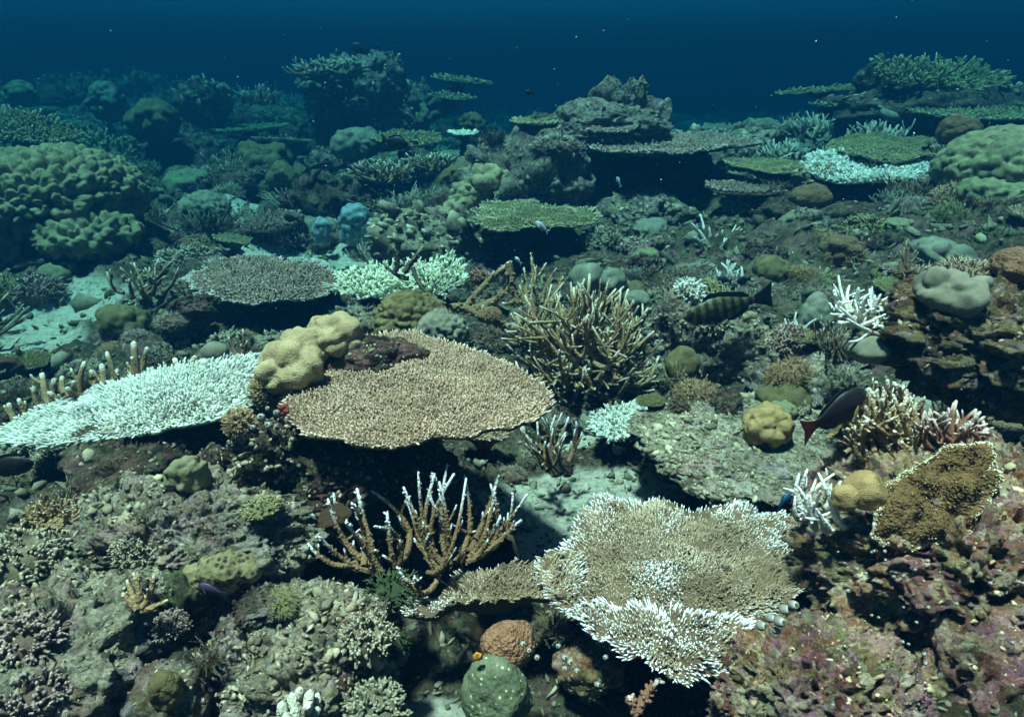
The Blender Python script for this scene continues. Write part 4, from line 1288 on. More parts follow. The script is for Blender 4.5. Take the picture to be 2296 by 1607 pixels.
staghorn('staghorn_coral', 'stubby brown staghorn behind the bleached left table', (210, 900), -.05,
         [(rg.uniform(60, 340), 0, 0) for _ in range(0)] + [(75, 868, 0, 95, 920), (95, 838, .1, 110, 910), (122, 850, 0, 125, 930), (140, 845, .08, 170, 905), (165, 855, -.05, 150, 900), (190, 812, .0, 185, 900), (205, 830, .05, 215, 890), (228, 818, .1, 220, 880), (240, 790, 0, 265, 870),
          (262, 830, 0, 235, 880), (300, 768, .0, 310, 860), (330, 780, .05, 325, 850), (310, 800, .1, 300, 870), (42, 895, 0, 60, 950), (20, 905, .05, 40, 950), (60, 930, -.1, 30, 960), (392, 805, .1, 395, 850), (436, 800, .1, 430, 840), (150, 870, -.1, 190, 890), (110, 880, -.05, 160, 905)],
         M['staghorn_tan'], 406, r=.0125, t=2.05, subs=1, sublen=.45, tipr=.6)
staghorn('staghorn_coral', 'staghorn with bluish white tips below the tan table rim', (1230, 1040), 0,
         [(1172, 955, 0), (1180, 975, -.05), (1205, 945, .05), (1215, 935, 0), (1245, 930, .05), (1260, 925, 0), (1275, 935, .08), (1292, 945, 0), (1268, 975, -.08), (1190, 1000, -.08), (1222, 990, -.1), (1255, 1000, -.1), (1240, 960, 0)],
         M['staghorn'], 407, r=.0075, t=1.95, subs=2, sublen=.4, baser=.06, split=True)
staghorn('staghorn_coral', 'spiky white branching coral on the right rubble slope', (1945, 715), .2,
         [(1880, 618, .1), (1870, 650, 0), (1905, 640, .1), (1925, 645, 0), (1950, 648, .05), (1975, 660, 0), (1995, 665, .1), (2012, 670, .1), (2005, 690, -.05), (1985, 705, -.1), (1960, 720, -.1), (1900, 715, -.1), (1868, 705, -.05), (1885, 690, -.1), (1930, 690, -.1), (1860, 680, 0), (2015, 655, .1), (1940, 665, -.05), (1975, 690, 0)],
         M['staghorn_white'], 408, r=.009, t=2.9, subs=3, sublen=.5, baser=.05, up=.1, split=True)
tt7 = thicket_tips(np.random.default_rng(9), 1985, 960, 90, 110, 75, 1.9, ang=(-.2, 1.2))
staghorn('staghorn_coral', 'pale tan finger coral thicket right of the dark red fish', (1985, 990), .05, tt7, M['staghorn_thicket'], 409, r=.0068, t=1.85, subs=2, sublen=.5, baser=.13, tipr=.55)
staghorn('finger_coral', 'cream white finger coral left of the golden twin domes', (1850, 1150), 0,
         [(1792, 1062, 0), (1788, 1090, -.03), (1783, 1112, -.03), (1810, 1052, .03), (1835, 1060, 0), (1852, 1050, .04), (1870, 1062, .02), (1790, 1135, -.04), (1800, 1150, -.05), (1815, 1110, -.05), (1840, 1100, -.05), (1862, 1090, -.04), (1885, 1078, .02), (1820, 1172, -.05), (1850, 1165, -.06), (1795, 1165, -.04), (1830, 1140, -.06)],
         M['staghorn_white'], 410, r=.0072, t=1.24, subs=1, sublen=.5, baser=.05, tipr=.3, k=6)
staghorn('finger_coral', 'brown finger coral with pale pink tips at the right', (2140, 985), .2,
         thicket_tips(np.random.default_rng(12), 2135, 968, 85, 70, 60, 1.5, ang=(-.05, 1.05)), M['pink_bush'], 411, r=.0052, t=1.5, subs=1, sublen=.4, baser=.06, tipr=.5, k=6)
staghorn('staghorn_coral', 'thin brown branching coral in the left middle distance', (310, 660), -.05,
         [(240, 610, .1), (270, 600, 0), (300, 590, .1), (335, 600, 0), (355, 580, .1), (385, 590, .1), (400, 600, 0), (345, 625, -.1), (370, 620, -.1), (390, 582, 0), (330, 640, -.2), (290, 625, -.1)], M['staghorn_tan'], 412, r=.013, t=3.5, subs=3, sublen=.4)
staghorn('staghorn_coral', 'four slim brown branches behind the cream lobed coral', (530, 795), -.05, [(512, 755, 0), (532, 745, 0), (545, 738, .02), (555, 765, 0), (520, 775, .02)], M['staghorn_tan'], 413, r=.009, t=2.3, subs=1, baser=.03)
staghorn('finger_coral', 'stubby cream finger coral at the bottom edge', (670, 1625), 0,
         [(632, 1578, 0), (655, 1560, .02), (672, 1545, .02), (695, 1552, 0), (712, 1560, .02), (660, 1590, -.03), (690, 1580, -.03), (712, 1590, 0), (640, 1605, -.02)], M['staghorn_pale'], 414, r=.011, t=1.02, subs=1, sublen=.35, baser=.03, tipr=.75, k=6)
staghorn('staghorn_coral', 'pale small branching coral in the left foreground', (305, 1375), .1,
         [(300, 1285, 0, 315, 1360), (345, 1290, 0, 325, 1355), (275, 1330, 0, 310, 1365), (375, 1345, 0, 320, 1368), (330, 1320, -.02, 318, 1362), (285, 1300, .03, 312, 1362)], M['staghorn_thicket'], 415, r=.0065, t=1.2, subs=1, sublen=.3)
staghorn('staghorn_coral', 'whitish little branching coral behind the red fish', (1800, 770), .15,
         [(1760, 715, 0), (1785, 700, .05), (1800, 735, -.05), (1830, 715, 0), (1848, 735, 0), (1775, 745, -.05), (1820, 750, -.05), (1845, 755, 0)], M['staghorn_white'], 416, r=.009, t=2.55, subs=2, sublen=.5)
staghorn('staghorn_coral', 'pale branching coral at the foot of the central coral head', (1600, 560), .15,
         [(1550, 500, 0), (1570, 480, .1), (1590, 510, 0), (1620, 515, 0), (1650, 505, 0), (1660, 525, 0), (1630, 535, -.1), (1560, 530, -.1)], M['staghorn_white'], 417, r=.013, t=4.0, subs=3, sublen=.5)
staghorn('finger_coral', 'white spiky tuft on the slope right of the thicket', (1635, 630), .15, [(1605, 600, 0), (1618, 590, 0), (1632, 588, 0), (1648, 590, 0), (1662, 598, 0), (1612, 612, -.05), (1655, 612, -.05), (1635, 605, -.05)], M['staghorn_white'], 418, r=.011, t=3.4, subs=2, sublen=.5)
staghorn('staghorn_coral', 'single pinkish branch tip standing at the bottom edge', (1430, 1600), -.05, [(1480, 1522, 0, 1430, 1595), (1410, 1560, 0, 1425, 1600)], M['pink_bush'], 419, r=.009, t=1.12, subs=1, sublen=.3, nubs=20)
for k, (u, v, ru, rv, n, t, lb) in enumerate([(1810, 285, 75, 38, 36, 6.0, 'pale branching thicket below the far right tables'),
                                              (1960, 300, 80, 30, 40, 5.6, 'pale feathery thicket behind the olive table at right'),
                                              (1740, 345, 90, 34, 46, 5.4, 'teal feathery thicket left of the white crescent table'),
                                              (850, 385, 80, 30, 40, 5.6, 'grey spiky thicket in the middle distance below the dark fish'),
                                              (960, 365, 70, 28, 36, 5.8, 'grey spiky thicket left of the central coral head'),
                                              (580, 215, 60, 30, 30, 8.5, 'dim spiky thicket left of the far left mound')]):
    staghorn('staghorn_coral', lb, (u, v + rv * .5), 0, thicket_tips(np.random.default_rng(30 + k), u, v, ru, rv, n, t, ang=(0, 1)), M['staghorn_pale'] if k < 3 else M['staghorn_tan'], 420 + k, r=.017, t=t, subs=3, sublen=.5, k=5, sides=5, baser=.2)
staghorn('staghorn_coral', 'crown of stubby branches on top of the far left mound', (740, 165), 0, thicket_tips(np.random.default_rng(41), 740, 165, 100, 38, 50, 8.0, ang=(0, 1)), M['staghorn_tan'], 430, r=.03, t=8.0, subs=3, sublen=.5, k=5, sides=5, baser=.3)
rock('reef_rock', 'slim rock finger carrying the bristly tuft on the pinnacle', (1390, 185, 1450, 280), 'rock', 60, 5, kn=112, ks=.016, t=5.25, low=.2, fing=.6)
bush('bush_coral', 'bristly coral tuft on the tip of the pinnacle', (1395, 170, 1460, 225), M['staghorn_tan'], 440, t=5.2, n=70, ln=.6, rad=.09)
bush('bush_coral', 'grey knobbly corymb coral on the left shoulder of the central coral head', (1178, 298, 1320, 352), M['grey_table'], 441, t=5.0, n=420, ln=.35, rad=.028, side=1)
bush('bush_coral', 'cream tipped finger clump in the left foreground', (20, 1110, 210, 1230), M['staghorn_thicket'], 442, t=1.42, n=110, ln=.45, rad=.045)
bush('bush_coral', 'yellowish knobby clump at the left edge', (-60, 1190, 145, 1320), M['knob'], 443, t=1.3, n=200, ln=.3, rad=.045)
bush('bush_coral', 'brown feathery coral mass below the right boulder coral', (2080, 400, 2210, 500), M['soft_brown'], 444, t=3.7, n=500, ln=.35, rad=.025)
bush('bush_coral', 'dark pinkish brown clump beside the dead branches', (1045, 600, 1105, 640), M['pink_bush'], 445, t=2.85, n=120, ln=.4, rad=.05)
bush('bush_coral', 'orange brown velvety coral cushion under the dead branches', (1065, 685, 1130, 725), M['soft_brown'], 446, t=2.5, n=500, ln=.25, rad=.025)
bush('bush_coral', 'white knobby clump right of the staghorn thicket', (1500, 620, 1590, 690), M['staghorn_white'], 447, t=2.9, n=160, ln=.35, rad=.06)

for k, (bx, t, m, lb) in enumerate([((-40, 1370, 150, 1490), 1.14, 'lavender', 'lavender finger coral clump at the lower left edge'), ((335, 1370, 430, 1430), 1.15, 'lavender', 'small lavender tipped clump below the greenish rock lump'), ((-30, 1480, 160, 1620), 1.02, 'lavender', 'dusky lavender clump in the bottom left corner'),
                                     ((740, 1360, 900, 1490), 1.2, 'knob', 'bristling beige clump left of the dark cavity'), ((760, 1530, 930, 1640), 1.08, 'rubble', 'low beige stubble patch at the bottom edge'),
                                     ((240, 1190, 350, 1270), 1.33, 'knob', 'cream knobbed patch on the left foreground rock'), ((1560, 690, 1650, 760), 2.55, 'knob', 'beige knobby clump under the olive striped fish')]):
    bush('finger_coral', lb, bx, M[m], 460 + k, t=t, n=170, ln=.38, rad=.055, side=2, spread=.5)


def tuft(label, foot, box, t, seed, n=500):
    """soft coral: pale stalk and a mop of fine curved tentacles"""
    rng = np.random.default_rng(seed)
    C, rx, rz, t = bb(*box, t=t)
    e = empty('soft_coral', D(*foot, t), label, 'coral')
    b = np.array(e.location)
    MB().tube(curve_pts(b, C - [0, 0, rz * .3], [0, 0, 0], 6), np.linspace(rx * .25, rx * .4, 6), 12, rough=.05, rng=rng).build('stalk', M['porites'], e, b)
    mb = MB()
    d = rng.normal(size=(n, 3))
    d /= np.linalg.norm(d, axis=1)[:, None]
    for q in d:
        tip = C + q * [rx, rx, rz] * rng.uniform(.75, 1.05)
        mb.tube(curve_pts(C + q * [rx, rx, rz] * .25, tip, rng.normal(0, rx * .14, 3), 4), np.linspace(.0022, .0012, 4), 3, rng.normal(0, .15), 0, 1)
    o = mb.build('tentacles', M['soft_brown'], e, b)
    o['kind'] = 'stuff'


tuft('brown feathery soft coral between bleached table and cream lobes', (600, 915), (555, 828, 640, 925), 1.64, 501, 700)
tuft('brown feathery soft coral below the right end of the bleached table', (560, 985), (498, 912, 580, 988), 1.52, 502, 700)
tuft('brown woolly soft coral near the brown boulder at right', (1890, 610), (1880, 545, 1950, 615), 3.35, 503, 300)


# ------------------------------------------------------------------ sea squirts, sponges
def squirt_proto():
    e = empty('sea_squirt', (0, 0, 0), 'x', 'sea squirt')
    V, T = ico(3)
    V = V.copy()
    r = 1 - .18 * np.clip(V[:, 2], 0, 1)
    V = V * np.c_[r, r, np.ones(len(V))] * [.8, .8, 1.0] + [0, 0, .75]
    dep = np.clip((V[:, 2] - 1.55) / .2, 0, 1)
    V[:, 2] -= dep * .22
    MB().add(V, T, np.clip(V[:, 2] / 1.7, 0, 1)).build('body', M['squirt'], e)
    th = np.linspace(0, 2 * math.pi, 13)[:-1]
    ring = np.c_[np.cos(th) * .34, np.sin(th) * .34, np.full(12, 1.56)]
    V = np.vstack([ring, [[0, 0, 1.535]]])
    T = np.array([[i, (i + 1) % 12, 12] for i in range(12)])
    MB().add(V, T).build('opening', M['squirt_in'], e)
    return e


sq = squirt_proto()
rs = random.Random(8)
SQ = []
for (u, v, s) in [(1170, 1440, 13), (1185, 1455, 11), (1205, 1470, 12), (1255, 1445, 11), (1262, 1470, 13), (1275, 1480, 14), (1268, 1495, 12), (1290, 1500, 12), (1360, 1470, 11), (1335, 1530, 12)]:
    SQ.append((u, v, s, 1.22, 'small blue grey sea squirt on the rock beside the orange capped boulder', 'sea squirts around the squirt studded rock'))
for (u, v, s) in [(585, 935, 18), (605, 952, 16), (622, 925, 14), (570, 958, 13), (600, 915, 10), (655, 985, 11)]:
    SQ.append((u, v, s, 1.43, 'whitish sea squirt below the left edge of the tan table', 'sea squirts by the tan table'))
for (u, v, s) in [(1700, 1398, 20), (1722, 1382, 18), (1742, 1388, 22), (1752, 1362, 20), (1775, 1352, 20), (1735, 1410, 14)]:
    SQ.append((u, v, s, 1.04, 'white sea squirt in the row along the pinkish boulder top', 'sea squirts along the pinkish boulder'))
for i in range(46):
    u, v = rs.uniform(1850, 2290), rs.uniform(1230, 1590)
    SQ.append((u, v, rs.uniform(4, 9), None, 'tiny pale sea squirt dotted on the bottom right rocks', 'tiny sea squirts on the right rocks'))
bpy.context.view_layer.update()
dg = bpy.context.evaluated_depsgraph_get()
first = True
for (u, v, s, t, lb, gr) in SQ:
    d = Vector(ray(u, v))
    hit, loc, nor, *_ = scene.ray_cast(dg, Vector(CAMP), d.normalized())
    if not hit:
        continue
    tt = depth(loc)
    if t and abs(tt - t) > .45:
        tt = t
        loc = Vector(D(u, v, t))
        nor = Vector((0, -.5, .8))
    o = sq if first else copy_tree(sq)
    first = False
    k = s * tt / F * .68
    o.location = loc - nor * k * .55
    q = (nor * .4 + Vector((rs.uniform(-.35, .35), -.75, .5))).normalized()
    o.rotation_mode = 'QUATERNION'
    o.rotation_quaternion = q.to_track_quat('Z', 'Y')
    o.scale = (k, k, k * rs.uniform(.85, 1.2))
    tag(o, lb, 'sea squirt', gr)
for (name, lb, bx, m, t) in [('sponge', 'bright red sponge by the sea squirts under the tan table', (622, 905, 648, 932), 'sponge_red', 1.44),
                             ('sponge', 'small orange sponge ball on the side of the capped boulder', (1062, 1460, 1082, 1482), 'sponge_orange', 1.08)]:
    C, rx, rz, t = bb(*bx, t=t)
    V, T = rock_arrays(hash(lb[:9]) % 50 if False else len(lb), 4, .35, .25, .08)
    tag(MB().add(V * [rx, rx * .6, rz] + C, T).build(name, M[m], None, C - [0, 0, rz]), lb, 'sponge')
for (lb, bx, t) in [('tuft of green alga left of the half bleached table', (800, 1290, 950, 1350), 1.36), ('green weedy patch hanging at the dark cavity edge', (850, 1400, 930, 1470), 1.25), ('mossy green alga at the right edge', (2160, 500, 2300, 570), 3.2)]:
    bush('alga', lb, bx, M['alga'], len(lb), t=t, n=80, ln=.5, rad=.035, cat='alga')


# ------------------------------------------------------------------ fish
def sheet(pts, thick, y=0.0):
    """a thin solid fin from an outline in the fish's own x-z plane"""
    p = np.asarray(pts, float)
    c = p.mean(0)
    k = len(p)
    V = np.vstack([np.c_[p[:, 0], np.full(k, y + thick * .3), p[:, 1]], np.c_[p[:, 0], np.full(k, y - thick * .3), p[:, 1]], [[c[0], y + thick, c[1]], [c[0], y - thick, c[1]]]])
    T = []
    for i in range(k):
        j = (i + 1) % k
        T += [(i, j, 2 * k), (k + j, k + i, 2 * k + 1), (i, k + i, j), (j, k + i, k + j)]
    return V, np.array(T)


def fish(label, head, tail, t, dt=0.0, h=.21, body='fish_black', fin=None, tailm=None, face=None, group=None, pect=None, small=False, fork=.5):
    Hd, Tl = D(*head, t + dt), D(*tail, t - dt)
    L = float(np.linalg.norm(Hd - Tl))
    e = empty('fish', (Hd + Tl) / 2, label, 'fish', group)
    f = Vector(Hd - Tl).normalized()
    sd = Vector((0, 0, 1)).cross(f)
    sd.normalize()
    up = f.cross(sd)
    e.matrix_world = Matrix.Translation(Vector((Hd + Tl) / 2)) @ Matrix((f, sd, up)).transposed().to_4x4()
    fin, tailm = fin or body, tailm or fin or body
    ss = np.array([0, .03, .08, .16, .28, .4, .52, .64, .76, .86, .93, 1.0])
    hh = np.interp(ss, [0, .05, .15, .36, .55, .75, .9, 1], [.06, .34, .68, 1, .95, .6, .32, .3]) * h * L
    ww = np.interp(ss, [0, .1, .3, .5, .8, 1], [.05, .5, 1, .9, .4, .12]) * h * L * .42
    x = L * (.5 - .8 * ss)
    n = 16
    th = np.arange(n) / n * 2 * math.pi
    zc = -.06 * h * L * np.sin(ss * math.pi)
    V = np.stack([np.repeat(x[:, None], n, 1), ww[:, None] * np.cos(th), zc[:, None] + hh[:, None] * np.sin(th)], 2).reshape(-1, 3)
    T = []
    for i in range(len(ss) - 1):
        for j in range(n):
            p, q = i * n + j, i * n + (j + 1) % n
            T += [(p, q, p + n), (q, q + n, p + n)]
    V = np.vstack([V, [[L * .505, 0, zc[0]], [x[-1], 0, zc[-1]]]])
    for j in range(n):
        T += [((j + 1) % n, j, len(V) - 2), ((len(ss) - 1) * n + j, (len(ss) - 1) * n + (j + 1) % n, len(V) - 1)]
    T = np.array(T)
    MB().add(V, T).build('body', M[body], e)
    tk = .008 * L
    xe = x[-1] + .02 * L
    z0 = .3 * h * L
    V, T = sheet([(xe, z0 * .9), (xe - .1 * L, z0 * 1.7), (-.5 * L, h * L * .95), (-.5 * L + .07 * L * fork * 2, 0), (-.5 * L, -h * L * .95), (xe - .1 * L, -z0 * 1.7), (xe, -z0 * .9)], tk)
    MB().add(V, T).build('tail_fin', M[tailm], e, smooth=False)
    if small:
        return e
    top = lambda s: np.interp(s, ss, hh + zc)
    bot = lambda s: np.interp(s, ss, -hh + zc)
    X = lambda s: L * (.5 - .8 * s)
    q = [.26, .4, .55, .7, .84, .9]
    V, T = sheet([(X(s), top(s) - .02 * L) for s in q] + [(X(s), top(s) + k * L) for s, k in ((.93, .02), (.84, .06), (.7, .055), (.55, .05), (.4, .05), (.3, .03))], tk)
    MB().add(V, T).build('dorsal_fin', M[fin], e, smooth=False)
    q = [.58, .7, .82, .9]
    V, T = sheet([(X(s), bot(s) + .02 * L) for s in q] + [(X(s), bot(s) - k * L) for s, k in ((.92, .02), (.82, .06), (.7, .055), (.62, .03))], tk)
    MB().add(V, T).build('anal_fin', M[fin], e, smooth=False)
    for sg in (-1, 1):
        yy = sg * np.interp(.3, ss, ww) * 1.02
        V, T = sheet([(X(.28), -.01 * L), (X(.3), -.06 * L), (X(.44), -.11 * L), (X(.47), -.04 * L), (X(.4), .01 * L)], tk, 0)
        V[:, 1] += yy + sg * (X(.28) - V[:, 0]) * .5
        MB().add(V, T).build('pectoral_fin', M[pect or fin], e, smooth=False)
        V, T = ico(2)
        MB().add(V * [.018 * L, .008 * L, .018 * L] + [X(.12), sg * np.interp(.12, ss, ww) * .95, h * L * .25], T).build('eye', M['eye'], e)
    if face:
        V, T = sheet([(L * .49, -.02 * L), (X(.06), .3 * h * L), (X(.14), .5 * h * L), (X(.14), -.4 * h * L), (X(.05), -.3 * h * L)], .3 * h * L * .45)
        MB().add(V, T).build('face_patch', M[face], e)
    return e


fish('dark fish with dull red head and tail swimming over the dead slab', (1943, 878), (1798, 972), 1.36, .01, .24, 'fish_black', 'fish_black', 'fish_red', 'fish_red', pect='fish_fin', fork=.3)
fish('dark oval fish with forked tail in the left middle distance', (915, 325), (853, 312), 4.2, .0, .24)
fish('small dark fish just right of the forked tailed fish', (940, 322), (918, 316), 4.6, small=True)
fish('small dark fish just below the forked tailed fish', (912, 340), (895, 338), 4.7, small=True)
fish('small black fish alone in open blue water at centre', (1177, 206), (1198, 210), 4.5, h=.3, small=True)
fish('dim dark fish above the far left mound', (785, 102), (828, 118), 7.6, h=.26, small=True)
fish('dim small fish right of the dim one above the far mound', (850, 103), (838, 110), 7.6, h=.3, small=True)
fish('tiny dim fish in the blue right of the far mound', (880, 92), (892, 96), 7.5, h=.3, small=True)
fish('pale violet grey fish in front of the olive table coral', (1200, 497), (1231, 521), 3.0, .0, .2, 'fish_pale')
fish('tiny pale fish above the upright staghorn branches', (1155, 576), (1170, 592), 2.7, h=.24, body='fish_pale', small=True)
fish('slim pale fish hanging head up under the dark table coral', (1383, 396), (1392, 420), 4.6, h=.2, body='fish_pale', small=True)
fish('olive striped fish with dark tail nosing down on the rubble', (1532, 714), (1732, 660), 2.35, .0, .16, 'fish_olive', 'fish_black', 'fish_black', fork=.1)
fish('small grey damselfish beside the white spiky tuft', (1608, 622), (1642, 632), 3.0, h=.28, body='fish_violet', small=True)
fish('small black fish on the slope right of the white tuft', (1652, 632), (1685, 624), 3.0, h=.34, small=True)
fish('dark fish half hidden under the right rock ledge', (2122, 868), (2210, 905), 1.75, .0, .24, 'fish_black', 'fish_black')
fish('black olive fish cut by the right edge under the ledge', (2350, 930), (2190, 880), 1.5, .0, .24, 'fish_olive', 'fish_black')
fish('black fish cut by the left edge below the bleached table', (76, 1036), (-60, 1055), 1.35, .0, .19)
fish('dark blue fish hiding behind the white finger coral', (1778, 1100), (1735, 1158), 1.6, .0, .26, 'fish_blue', 'fish_blue', 'fish_blue')
fish('dark violet fish in the left foreground rubble', (443, 1310), (512, 1335), 1.18, .0, .22, 'fish_violet', 'fish_violet')
fish('small black fish on the rubble near the blue corals', (636, 486), (672, 492), 4.4, h=.28, small=True)
fish('tiny pale fish right of the blue corals', (880, 500), (892, 510), 4.0, h=.35, body='fish_pale', small=True)
fish('dark fish upright against the pinnacle rock', (1357, 238), (1348, 268), 4.9, h=.24, small=True)
fish('tiny dim fish in the blue right of the central coral head', (1596, 236), (1604, 252), 6.5, h=.22, small=True)

# ------------------------------------------------------------------ clutter: repeated small corals and rocks over the whole reef
def proto(kind, seed):
    if kind == 'rock':
        V, T = rock_arrays(seed, 4, .3, .3, .1, .12)
        mb = MB().add(V * [1, 1, .75], T)
        rng = np.random.default_rng(seed)
        p, N = face_pts(V * [1, 1, .75], T, 260, rng)
        s = .055 * np.exp(rng.normal(0, .5, 260))
        mb.inst(FINGS[seed % 5], _f4[1], frames(N + rng.normal(0, .5, N.shape) + [0, 0, .3], rng) * np.c_[s * .7, s * .7, s * 1.7][:, None, :], p, _f4[2], rng.normal(0, .25, 260))
        return mb
    if kind == 'bush':
        return bush_arrays(seed, 150, .42, .045, .6, 2)
    if kind == 'tuft':
        return bush_arrays(seed, 330, .4, .022, .7, 1)
    if kind == 'dome':
        V, T = lobed_arrays(seed, 50, .4, .14, 4, .15, .01)
        return MB().add(V * [1, 1, .7], T)
    if kind == 'thicket':
        rng = np.random.default_rng(seed)
        mb = MB()
        for _ in range(46):
            a = np.r_[rng.normal(0, .35, 2), -.1]
            b = a + np.r_[rng.normal(0, .45, 2), rng.uniform(.35, .95)]
            branch(mb, rng, a, b, .042, subs=3, sublen=.5, k=5, sides=5)
        return mb
    if kind == 'table':
        e = MB()
        rng = np.random.default_rng(seed)
        A = 30
        th = np.arange(A) / A * 2 * math.pi
        R = 1 + .14 * fbm(np.c_[np.cos(th) * 2, np.sin(th) * 2, th * 0 + seed], 3, seed)
        V = [[0, 0, .05]] + [[R[i] * math.cos(th[i]), R[i] * math.sin(th[i]), .1] for i in range(A)] + [[R[i] * .97 * math.cos(th[i]), R[i] * .97 * math.sin(th[i]), .04] for i in range(A)] + \
            [[.2 * math.cos(t), .2 * math.sin(t), -.12] for t in th] + [[.22 * math.cos(t), .22 * math.sin(t), -.5] for t in th]
        T = []
        for i in range(A):
            j = (i + 1) % A
            T.append((0, 1 + i, 1 + j))
            for k in range(3):
                a, b = 1 + k * A, 1 + (k + 1) * A
                T += [(a + i, b + i, a + j), (a + j, b + i, b + j)]
        e.add(np.array(V), np.array(T), 0, -.3)
        n = 420
        q = np.sqrt(rng.random(n))
        t = rng.random(n) * 2 * math.pi
        rr = np.interp(t, th, R, period=2 * math.pi) * q
        p = np.c_[rr * np.cos(t), rr * np.sin(t), .05 + .05 * q]
        dirs = np.c_[np.cos(t) * q ** 2 * .9, np.sin(t) * q ** 2 * .9, np.ones(n)] + rng.normal(0, .25, (n, 3))
        s = rng.uniform(.8, 1.2, n)
        e.inst(FING[0], FING[1], frames(dirs, rng) * np.c_[s * .028, s * .028, s * .11][:, None, :], p, FING[2], rng.normal(0, .15, n), q ** 6 * .4 - .2)
        return e


KINDS = {  # kind: (share, materials, name, plain words, size factor)
    'rock': (.20, ('rock', 'rock', 'rock_dark', 'knob'), 'dead_coral_rock', 'knobbly dead coral rock', 1.0),
    'bush': (.2, ('staghorn_tan', 'knob', 'olive_table', 'grey_table'), 'bush_coral', 'stubby finger coral clump', .9),
    'tuft': (.17, ('soft_brown', 'olive_table', 'grey_table', 'knob'), 'tuft_coral', 'fine bristled coral cushion', .8),
    'dome': (.14, ('porites_olive', 'porites_grey', 'porites_green', 'porites_brown'), 'dome_coral', 'rounded lobed coral', .8),
    'thicket': (.2, ('staghorn_tan', 'staghorn_pale', 'staghorn_dead', 'staghorn_thicket'), 'branch_coral', 'open branching coral', .9),
    'table': (.1, ('olive_table', 'grey_table', 'brown_table', 'olive_table'), 'small_table_coral', 'little table coral', 1.1)}
PROTO = {}
for kk, (sh, ms, nm, wd, sf) in KINDS.items():
    for i, m in enumerate(ms):
        V, T, tip, tint = proto(kk, 600 + i * 7 + len(kk)).arrays()
        me = mesh_np(nm, V, T, {'tip': tip, 'tint': tint})
        me.materials.append(M[m])
        PROTO[kk, i] = me
for (u, v, t, rr) in ((1300, 430, 5.1, .55), (1450, 430, 5.0, .6), (1570, 430, 5.0, .5), (1400, 480, 4.6, .35), (1500, 480, 4.6, .35), (1200, 530, 4.0, .4)):
    c = D(u, v, t)
    AVOID.append((c[0], c[1], rr))
AV = np.array(AVOID)
rc = np.random.default_rng(2024)
kinds = list(KINDS)
shares = np.array([KINDS[k][0] for k in kinds])
cnt = 0
tries = 0
used = {k: 0 for k in KINDS}
LAND = [(1000, 880, 'tan table'), (300, 900, 'bleached left table'), (1500, 1330, 'half bleached table'), (600, 640, 'round grey table'), (1195, 485, 'central olive table'),
        (1510, 330, 'central coral head'), (1940, 385, 'white crescent table'), (150, 450, 'left nodular coral'), (2230, 370, 'right boulder coral'), (1300, 780, 'staghorn thicket'), (1650, 990, 'dead slab'),
        (2200, 770, 'right rock ledge'), (940, 1200, 'brown staghorn'), (790, 500, 'blue corals'), (1935, 680, 'white branching coral'), (690, 800, 'cream lobed coral'), (900, 640, 'yellow bushy coral'),
        (820, 260, 'far left mound'), (2080, 200, 'far right tables'), (450, 230, 'dim rock mound'), (400, 1230, 'left foreground rock'), (600, 1450, 'bottom left rubble rise'), (1850, 1500, 'pinkish boulder'), (2150, 1200, 'pink slope rock'),
        (1100, 1500, 'orange capped boulder'), (110, 690, 'left sand patch'), (700, 575, 'middle sand patch'), (2120, 640, 'pale lobed pair'), (1720, 345, 'teal thicket'), (410, 470, 'ridged boulder coral')]


def where_is(p, used):
    """words for the nearest findable landmark and the side of it"""
    q = np.asarray(p) - CAMP
    t = np.dot(q, _Fw)
    u, v = 1148 + F * np.dot(q, _R) / t, 803.5 - F * np.dot(q, _U) / t
    best = sorted(LAND, key=lambda l: (l[0] - u) ** 2 + 2.2 * (l[1] - v) ** 2)[0]
    du, dv = u - best[0], v - best[1]
    far = math.hypot(du, dv) > 170
    if abs(du) > 1.4 * abs(dv):
        rel = 'right of' if du > 0 else 'left of'
        rel = ('well ' if far else 'just ') + rel
    else:
        rel = 'in front of' if dv > 0 else 'behind'
        rel = ('well ' if far else 'right ') + rel
    return f'{rel} the {best[2]}'


